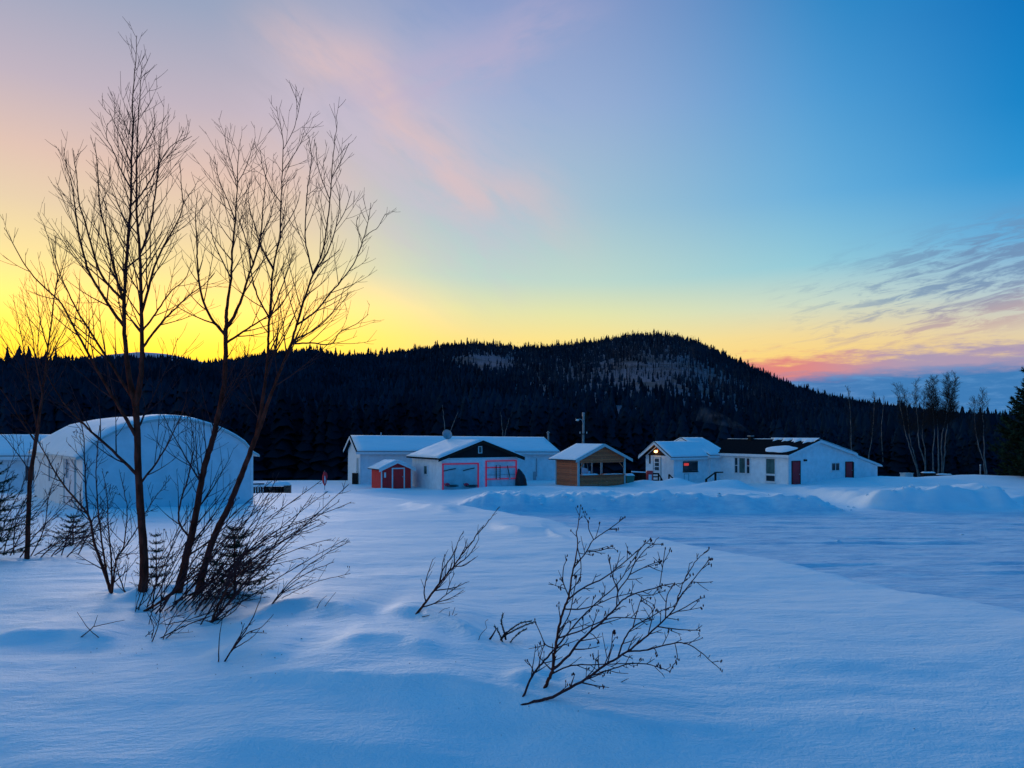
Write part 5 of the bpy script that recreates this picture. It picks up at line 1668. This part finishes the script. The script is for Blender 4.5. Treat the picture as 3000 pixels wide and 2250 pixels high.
# --- main bush in front ----------------------------------------------------------------------
U_ = Plant('alder_bush', 'bare budded bush leaning right in the near snow at centre right', 'bush', (1590, 2040), 21)
b2d = gd(1598, 2013)
U_.limb([(1598, 2013), (1610, 1985), (1619, 1961), (1624, 1925), (1627, 1896), (1641, 1824), (1652, 1784), (1666, 1748), (1677, 1679), (1692, 1603), (1690, 1560), (1701, 1487)], .0135, .0022, 'stem', .08, start_d=b2d, sink=.15, jit=.002)
U_.limb([(1619, 1961), (1659, 1928), (1703, 1874), (1760, 1824), (1807, 1777), (1840, 1748), (1909, 1726), (1963, 1711), (1999, 1708), (2024, 1686)], .0115, .002, 'stem', -.1, jit=.002)
U_.limb([(1533, 2041), (1558, 1983), (1587, 1943), (1627, 1900), (1663, 1856), (1699, 1813), (1753, 1762), (1815, 1704), (1847, 1650), (1880, 1603), (1891, 1585)], .0085, .002, 'stem', .12, start_d=gd(1533, 2041), sink=.15, jit=.002)
U_.limb([(1578, 2053), (1619, 2041), (1703, 1997), (1771, 1950), (1836, 1910), (1898, 1860), (1959, 1802), (1981, 1769), (1999, 1711), (2021, 1672), (2046, 1636), (2079, 1607)], .0115, .002, 'stem', -.05, start_d=gd(1578, 2053), sink=.18, jit=.002)
for pl, r in (([(1681, 1657), (1717, 1617), (1739, 1581), (1782, 1552), (1831, 1516)], .0045), ([(1663, 1758), (1710, 1722), (1768, 1693), (1826, 1650), (1887, 1596), (1907, 1578)], .0045),
              ([(1806, 1777), (1811, 1733), (1840, 1693), (1862, 1646), (1905, 1599), (1938, 1594)], .006), ([(1847, 1683), (1898, 1657), (1930, 1646)], .0036),
              ([(1934, 1715), (1939, 1675), (1949, 1607)], .0032), ([(1981, 1769), (1999, 1740), (2043, 1683), (2082, 1636)], .004), ([(1963, 1802), (2006, 1780), (2035, 1762), (2057, 1751)], .0042),
              ([(1836, 1912), (1898, 1903), (1977, 1883), (2021, 1889), (2064, 1921), (2108, 1959)], .0042), ([(1739, 1976), (1811, 1954), (1854, 1943), (1916, 1950), (1963, 1968)], .0036),
              ([(1621, 1976), (1674, 1950), (1753, 1947), (1854, 1943)], .004), ([(1637, 1867), (1688, 1853), (1753, 1824), (1807, 1809), (1905, 1815)], .004),
              ([(1923, 1842), (1988, 1844), (2050, 1847)], .0034), ([(1807, 1921), (1826, 1881), (1854, 1838), (1905, 1809), (1941, 1787), (1974, 1777)], .0042),
              ([(1652, 1784), (1700, 1784), (1745, 1772), (1790, 1752), (1850, 1738)], .0036), ([(1847, 1740), (1900, 1745), (1948, 1730)], .0034), ([(1854, 1838), (1870, 1780), (1880, 1750)], .003),
              ([(1941, 1802), (1955, 1745), (1975, 1712)], .003), ([(1666, 1748), (1650, 1705), (1651, 1665), (1660, 1640)], .0030), ([(1620, 1900), (1598, 1888), (1585, 1860), (1570, 1826)], .003),
              ([(1582, 1952), (1585, 1918), (1592, 1896), (1598, 1888)], .0028), ([(1560, 1978), (1560, 1960), (1545, 1935)], .0028), ([(1811, 1733), (1795, 1690), (1785, 1640)], .003),
              ([(1690, 1600), (1702, 1650), (1700, 1700)], .0026), ([(1640, 1850), (1668, 1800), (1690, 1690)], .003), ([(1717, 1617), (1760, 1612), (1795, 1600)], .0028), ([(1739, 1581), (1725, 1550), (1724, 1525)], .0028),
              ([(1898, 1860), (1912, 1790), (1880, 1760)], .0026), ([(1771, 1950), (1790, 1900), (1795, 1850)], .0028), ([(1703, 1997), (1740, 1960), (1745, 1930)], .0026)):
    U_.limb(pl, r * 1.45, .0026, 'branch', U_.rr.uniform(-.5, .5), jit=.002, sides=5)
for (q, dd, pts, rad) in list(U_.curves):
    U_.addbud(pts[-1], None, 1.1)
    U_.twigs(pts, rad, 11.0, .24, 1, ang=(24, 58), up=.3, t0=.15, rmin=.0027, buds=.22, windx=.3)
for (cx_, cy_) in ((1645, 1695), (1685, 1687), (1930, 1640), (1925, 1915), (1930, 1945), (1935, 1952), (1838, 1615), (1783, 1964), (1752, 1877), (1905, 1580), (1985, 1925), (1982, 1938), (1640, 1720)):
    dn_ = U_.d + U_.rr.uniform(-.08, .08)
    best = min(((np.hypot(*(q - [cx_, cy_]).T).min(), dd[np.argmin(np.hypot(*(q - [cx_, cy_]).T))], pts[np.argmin(np.hypot(*(q - [cx_, cy_]).T))]) for (q, dd, pts, rad) in U_.curves), key=lambda e_: e_[0])
    c = P(cx_, cy_, best[1]); U_.tw.tube(U_.loc([best[2], 0.5 * (best[2] + c) + [0, 0, .01], c]), .0028, 4)
    for k in range(3): U_.bud.blob(U_.loc(c + np.array([U_.rr.gauss(0, .008), U_.rr.gauss(0, .008), -.008 * k])), (.0048, .0048, .009), k, 6, 4, .2)
U_.finish()

# --- mid twig bush ---------------------------------------------------------------------------
V_ = Plant('leaning_sapling', 'single leaning bare sapling with fine shoots left of the centre bush', 'sapling', (1220, 1800), 23)
cv = lambda a, b: (1180 + a * .205, 1480 + b * .205)
V_.limb([cv(195, 1560), cv(330, 1380), cv(520, 1120), cv(640, 980), cv(740, 850), cv(840, 710), cv(1000, 520), cv(1050, 430), cv(1170, 300), cv(1270, 170), cv(1380, 20)], .0135, .0022, 'stem', .1, sink=.15, jit=.002)
for pl in ([(310, 1380), (305, 1250), (330, 1080), (380, 920), (430, 770)], [(520, 1100), (560, 950), (620, 850), (720, 700), (800, 500), (870, 370)], [(555, 960), (570, 830), (600, 700)],
           [(735, 850), (740, 700), (780, 560)], [(840, 700), (890, 600), (920, 480)], [(700, 930), (790, 840), (900, 760), (1000, 640), (1090, 480)], [(770, 885), (880, 860), (1040, 745)],
           [(490, 1215), (650, 1195), (790, 1160), (910, 1100)], [(300, 1470), (460, 1400), (620, 1280), (720, 1210), (840, 1110)], [(470, 1400), (680, 1330), (870, 1215)], [(630, 1280), (680, 1100), (740, 970)],
           [(410, 1290), (520, 1160), (680, 960), (780, 870)], [(1050, 440), (1100, 350), (1160, 290)], [(640, 980), (690, 880), (710, 780)]):
    V_.limb([cv(*p) for p in pl], .0068, .0026, 'branch', V_.rr.uniform(-.4, .4), jit=.002, sides=5)
V_.dress(9.0, .26, 0, t0=.25, up=.3, ang=(16, 36), rmin=.0026)
V_.finish()

# --- small twigs poking out of the near snow ------------------------------------------------
def small(name, label, base, limbs, seed, r=.006, dens=0.0, group='twigs poking out of the near snow'):
    p_ = Plant(name, label, 'twig', base, seed, group=group)
    for k, pl in enumerate(limbs):
        p_.limb(pl, r if k == 0 else r * .8, .0018, 'stem' if k == 0 else 'branch', p_.rr.uniform(-.3, .3), start_d=(gd(*pl[0]) if pl[0][1] > base[1] - 12 else None), sink=(.08 if pl[0][1] > base[1] - 12 else 0), jit=.002, sides=5)
    if dens: p_.dress(dens, .10, 0, t0=.3, up=.2, ang=(20, 45), rmin=.0016, buds=.2)
    p_.finish()
small('twig', 'forked twig with a crossing stick in the snow at lower left', (238, 1868), [[(236, 1868), (268, 1842), (275, 1836), (310, 1828), (365, 1816)], [(275, 1836), (286, 1802)], [(292, 1870), (258, 1840), (226, 1793)]], 41)
small('twig', 'thin straight twig standing alone below the tree clump', (640, 1940), [[(640, 1940), (642, 1880), (650, 1820), (655, 1795)]], 42)
small('twig', 'fan of reddish twigs leaning right below the tree clump', (655, 1940), [[(655, 1940), (690, 1890), (735, 1820), (760, 1760), (780, 1700)], [(680, 1918), (712, 1850), (748, 1815)], [(684, 1918), (720, 1858), (765, 1838), (802, 1800)], [(694, 1918), (735, 1870), (762, 1842)], [(735, 1854), (782, 1855)], [(700, 1880), (716, 1826)]], 43, .0075, 5.0)
small('twig', 'small pair of twigs on the drift edge right of the clump', (928, 1783), [[(928, 1783), (940, 1760), (958, 1745)], [(948, 1782), (966, 1757), (984, 1735)], [(950, 1781), (968, 1776), (982, 1774)]], 44, .005)
small('twig', 'bent twig with a dry seed head left of the fanned twigs', (445, 1870), [[(444, 1870), (450, 1835), (432, 1795)], [(425, 1866), (440, 1852), (452, 1842)], [(448, 1842), (470, 1812), (500, 1790)]], 45, .006, 6.0)
small('twig', 'tiny tuft of grass-like twigs below the leaning sapling', (1320, 1802), [[(1316, 1803), (1318, 1790)], [(1325, 1802), (1333, 1779)], [(1330, 1804), (1340, 1798)]], 46, .006)
small('twig', 'thin curved twig lying on the snow below the leaning sapling', (1270, 1800), [[(1262, 1802), (1282, 1798), (1300, 1785), (1318, 1780)]], 47, .004)
small('twig', 'short dark stick lying on the snow right of the centre bush', (1818, 2000), [[(1816, 2001), (1830, 1993), (1842, 1988)]], 48, .005)
small('twig', 'thin twig beside the buried spruce tip', (1402, 1877), [[(1402, 1877), (1408, 1860), (1426, 1840)], [(1413, 1828), (1422, 1822), (1430, 1815)]], 49, .004)

# --- spruces ------------------------------------------------------------------------------------
def needle_branch(mb_wood, mb_needle, pts, r, rr, dens=260, ln=.020, w=.0028, flat=False):
    pts = np.asarray(pts); mb_wood.tube(pts, np.linspace(r, r * .35, len(pts)), 4, cap=False)
    L = np.r_[0, np.cumsum(np.linalg.norm(np.diff(pts, axis=0), axis=1))]
    n = max(2, int(L[-1] * dens))
    g_ = np.random.default_rng(rr.randint(0, 1 << 30))
    sv = np.sort(g_.uniform(0, L[-1], n)); i = np.clip(np.searchsorted(L, sv) - 1, 0, len(L) - 2)
    seg = pts[i + 1] - pts[i]; sl_ = np.linalg.norm(seg, axis=1, keepdims=True) + 1e-9
    p = pts[i] + seg * ((sv - L[i])[:, None] / sl_); tg = seg / sl_
    o = np.cross(tg, g_.normal(size=(n, 3))); o /= np.linalg.norm(o, axis=1, keepdims=True) + 1e-9
    dr = tg * .75 + o * .8; dr /= np.linalg.norm(dr, axis=1, keepdims=True)
    sd = np.cross(dr, o); sd = sd / (np.linalg.norm(sd, axis=1, keepdims=True) + 1e-9) * w
    tip = p + dr * (ln * g_.uniform(.7, 1.2, n))[:, None]
    vs = np.stack([p - sd, p + sd, tip], 1).reshape(-1, 3)
    mb_needle.v.append(vs); mb_needle.f.extend(map(tuple, (np.arange(3 * n).reshape(-1, 3) + mb_needle.n).tolist())); mb_needle.n += 3 * n


def spruce(name, label, base, d, h, wid, seed, whorls, per, nd, ln, w, trunk_r, low=.08, sub=3, cat='spruce', group=None, droop=.12):
    rr = random.Random(seed)
    b = P(base[0], base[1], d)
    b[2] = min(b[2], gz(b[0], d) - .02) if d < 70 else b[2]
    root = empty(name, tuple(b), 0, label, cat, group)
    MB().tube([(0, 0, -.3), (rr.gauss(0, .01) * h, 0, h * .5), (rr.gauss(0, .01) * h, 0, h)], np.array([trunk_r * 1.15, trunk_r * .6, trunk_r * .12]), 7).build('trunk', M_BARK, root, smooth=True)
    wd = MB(); nd_ = MB()
    for k in range(whorls):
        f = low + (1 - low) * (k / whorls) ** .9
        z = h * f; Lr = wid * (1 - f) ** .75 * rr.uniform(.8, 1.1) + .04 * h * .3
        for j in range(per):
            a = j * 2 * math.pi / per + rr.uniform(-.4, .4) + k * 1.3
            l = Lr * rr.uniform(.65, 1.1); up = rr.uniform(.05, .35) + f * .5
            q = [np.array([0, 0, z])]
            for s in range(1, 6):
                t = s / 5
                q.append(np.array([math.cos(a) * l * t, math.sin(a) * l * t, z + l * (up * t * .5 - droop * 2.2 * t * (1 - t) + .12 * t * t)]))
            q = np.array(q); needle_branch(wd, nd_, q, max(.003, trunk_r * .18), rr, nd, ln, w)
            for s in range(sub):
                i = 1 + s % 4; sg = 1 if s % 2 else -1
                aa = a + sg * rr.uniform(.5, .9); ll = l * .42 * (1 - i * .12)
                p = q[i]; q2 = np.array([p + np.array([math.cos(aa) * ll * t, math.sin(aa) * ll * t, ll * (.10 * t - .25 * t * (1 - t))]) for t in (0, .5, 1)])
                needle_branch(wd, nd_, q2, max(.002, trunk_r * .10), rr, nd, ln, w)
    wd.build('branches', M_TWIG, root, kind='stuff'); nd_.build('needles', M_NEEDLE, root, kind='stuff')
    return root


spruce('spruce_sapling', 'half-buried young spruce among the bent shrub right of the trunks', (690, 1745), gd(690, 1750) , 0.80, .55, 61, 8, 6, 330, .030, .0032, .018, low=.05, sub=4)
spruce('spruce_sapling', 'small thin spruce sapling just right of the tallest trunk', (457, 1720), gd(457, 1722) + .4, 0.75, .34, 62, 7, 5, 280, .026, .003, .012, low=.12, sub=3)
spruce('spruce_sapling', 'young spruce with sweeping boughs at the left edge near the slim tree', (-20, 1640), gd(-10, 1640), 1.55, .95, 63, 10, 6, 260, .034, .0036, .03, low=.08, sub=4)
spruce('spruce_sapling', 'low spruce sapling right of the slim far left tree', (215, 1600), gd(150, 1600) + .2, 0.62, .72, 64, 6, 6, 260, .032, .0034, .02, low=.06, sub=4)
spruce('spruce_tree', 'tall dark spruce cut by the right edge of the picture', (3052, 1415), 63.0, 10.6, 3.7, 65, 30, 9, 46, .30, .055, .17, low=.03, sub=4, droop=.2)

# spruce tip buried in the drift beside the centre bush
F = Plant('spruce_tip', 'needled spruce tip bending out of the drift left of the centre bush', 'spruce tip', (1478, 1882), 66)
cf = lambda a, b: (1380 + a * .1085, 1780 + b * .1085)
wd, nd_ = MB(), MB()
rr = random.Random(5)
fd = F.d
for pl, r, dd in (([(900, 730), (860, 790), (800, 860)], .010, 0), ([(900, 740), (1100, 570), (1350, 415), (1620, 365)], .006, .05), ([(920, 750), (1200, 600), (1500, 460), (1730, 385)], .006, -.04),
                  ([(900, 680), (850, 520), (820, 380), (860, 160)], .007, .02), ([(800, 780), (730, 640), (700, 560)], .005, .03), ([(430, 960), (560, 780), (680, 580)], .010, -.02), ([(680, 580), (630, 500)], .006, -.02), ([(1100, 880), (1300, 680), (1490, 575)], .0035, -.06)):
    if pl[0][1] > 670:      # rooted in the snow
        v0 = np.array(pl[0], float); v1 = np.array(pl[1], float); pl = [tuple(v0 + (v0 - v1) / np.linalg.norm(v0 - v1) * 140 + [0, 60])] + list(pl)
    pts = catmull([P(*cf(*p), fd + dd * (i / len(pl))) for i, p in enumerate(pl)], 4) - F.b
    needle_branch(wd, nd_, pts, r * 1.25, rr, 800 if r < .0095 else 120, .022 if r < .0095 else .006, .0036)
wd.build('stem', M_TWIG, F.root); nd_.build('needles', M_NEEDLE, F.root, kind='stuff')

# --- birches at the wood edge on the right -----------------------------------------------------
def birch(label, stems, crown, d, seed):
    b0 = stems[0][0]
    p_ = Plant('birch_tree', label, 'tree', b0, seed, d=d, group='birches at the wood edge', bark=M_BIRCH, twig=M_BIRCHTWIG)
    for k, st_ in enumerate(stems):
        p_.limb(st_, .095 if k == 0 else .08, .016, 'trunk', p_.rr.uniform(-.05, .05), start_d=d + k * .1, sink=1.0 if k == 0 else .6, sides=7, jit=.02)
    if crown:
        for k in range(len(p_.curves)):
            q, dd, pts, rad = p_.curves[k]
            p_.twigs(pts, rad, crown[0] * 2.6, crown[1] * 1.35, 2, ang=(25, 60), up=.6, t0=.5, rmin=.009)
    p_.finish()
cb_ = lambda a, b: (2450 + a * .2712, 1000 + b * .2712)
birch('thin birch behind the right slope of the dark-roofed house', [[cb_(170, 1500), cb_(165, 1250), cb_(150, 750), cb_(120, 500)]], (2.5, 1.6), 84, 71)
birch('leaning thin birch behind the lean-to roof', [[cb_(330, 1480), cb_(345, 1270), cb_(400, 930), cb_(410, 560)]], (2.8, 1.6), 85, 72)
birch('thin birch just right of the lean-to eave', [[cb_(505, 1480), cb_(500, 1250), cb_(490, 950), cb_(520, 600)]], (1.5, 1.2), 86, 73)
birch('birch leaning hard left, leftmost of the right-hand clumps', [[cb_(890, 1480), cb_(830, 1250), cb_(780, 1100), cb_(740, 950), cb_(690, 700), cb_(640, 480)], [cb_(905, 1480), cb_(870, 1330), cb_(830, 1180), cb_(800, 1080), cb_(760, 700), cb_(720, 500)]], (2.6, 2.0), 82, 74)
birch('two-stemmed birch forking low, second of the right-hand clumps', [[cb_(965, 1460), cb_(950, 1290), cb_(890, 1100), cb_(880, 850), cb_(860, 640), cb_(860, 450)], [cb_(965, 1440), cb_(960, 1200), cb_(930, 1000), cb_(945, 780), cb_(950, 560)]], (2.6, 2.0), 81, 75)
birch('pinkish straight birch in the middle of the right-hand clumps', [[cb_(1105, 1480), cb_(1100, 1100), cb_(1085, 800), cb_(1050, 600), cb_(1060, 400)], [cb_(1050, 1450), cb_(1045, 1200), cb_(1060, 950), cb_(1020, 600), cb_(1000, 450)]], (3.4, 2.2), 80, 76)
birch('tallest birch of the right-hand clumps with full crown', [[cb_(1150, 1470), cb_(1170, 1200), cb_(1200, 900), cb_(1230, 650), cb_(1190, 370)], [cb_(1140, 1460), cb_(1140, 1200), cb_(1145, 1000), cb_(1210, 720), cb_(1290, 370)]], (3.4, 2.2), 80.5, 77)
birch('lone forked birch near the big spruce at right', [[cb_(1635, 1490), cb_(1600, 1250), cb_(1590, 950), cb_(1580, 750), cb_(1580, 540)], [cb_(1610, 1480), cb_(1590, 1300), cb_(1530, 1100), cb_(1500, 900), cb_(1490, 620)]], (2.8, 2.0), 79, 78)
birch('pale two-stemmed dead tree rising behind the satellite dish', [[(1303, 1310), (1303, 1255), (1299, 1215), (1296, 1186)], [(1312, 1290), (1320, 1262), (1331, 1235), (1342, 1205)]], (0.8, .9), 74, 79)
birch('faint bare tree behind the long house, right of the dish', [[(1474, 1310), (1473, 1270), (1470, 1240), (1466, 1205)], [(1474, 1300), (1482, 1262), (1492, 1225)]], (2.0, 1.3), 78, 80)

# bits of bark and seed scattered on the near snow
m = MB(); rr = random.Random(12)
for k in range(60):
    px = rr.gauss(620, 300) if k < 45 else rr.gauss(1750, 350); py = rr.uniform(1740, 2000) if k < 45 else rr.uniform(1850, 2200)
    if not (-50 < px < 3050): continue
    d = gd(px, py, 3.0, 30); x = (px - 1500) / FPX * d; z = gz(x, d); a = rr.uniform(0, 6.28); l = rr.uniform(.003, .012)
    m.tube([(x, d, z + .002), (x + l * math.cos(a) * .5, d + l * math.sin(a) * .5, z + .004), (x + l * math.cos(a), d + l * math.sin(a), z + .003)], rr.uniform(.001, .002), 4)
tag(m.build('bark_litter', M_TWIG, kind='stuff'), 'tiny specks of bark and seed scattered on the near snow', 'litter', None, 'stuff')
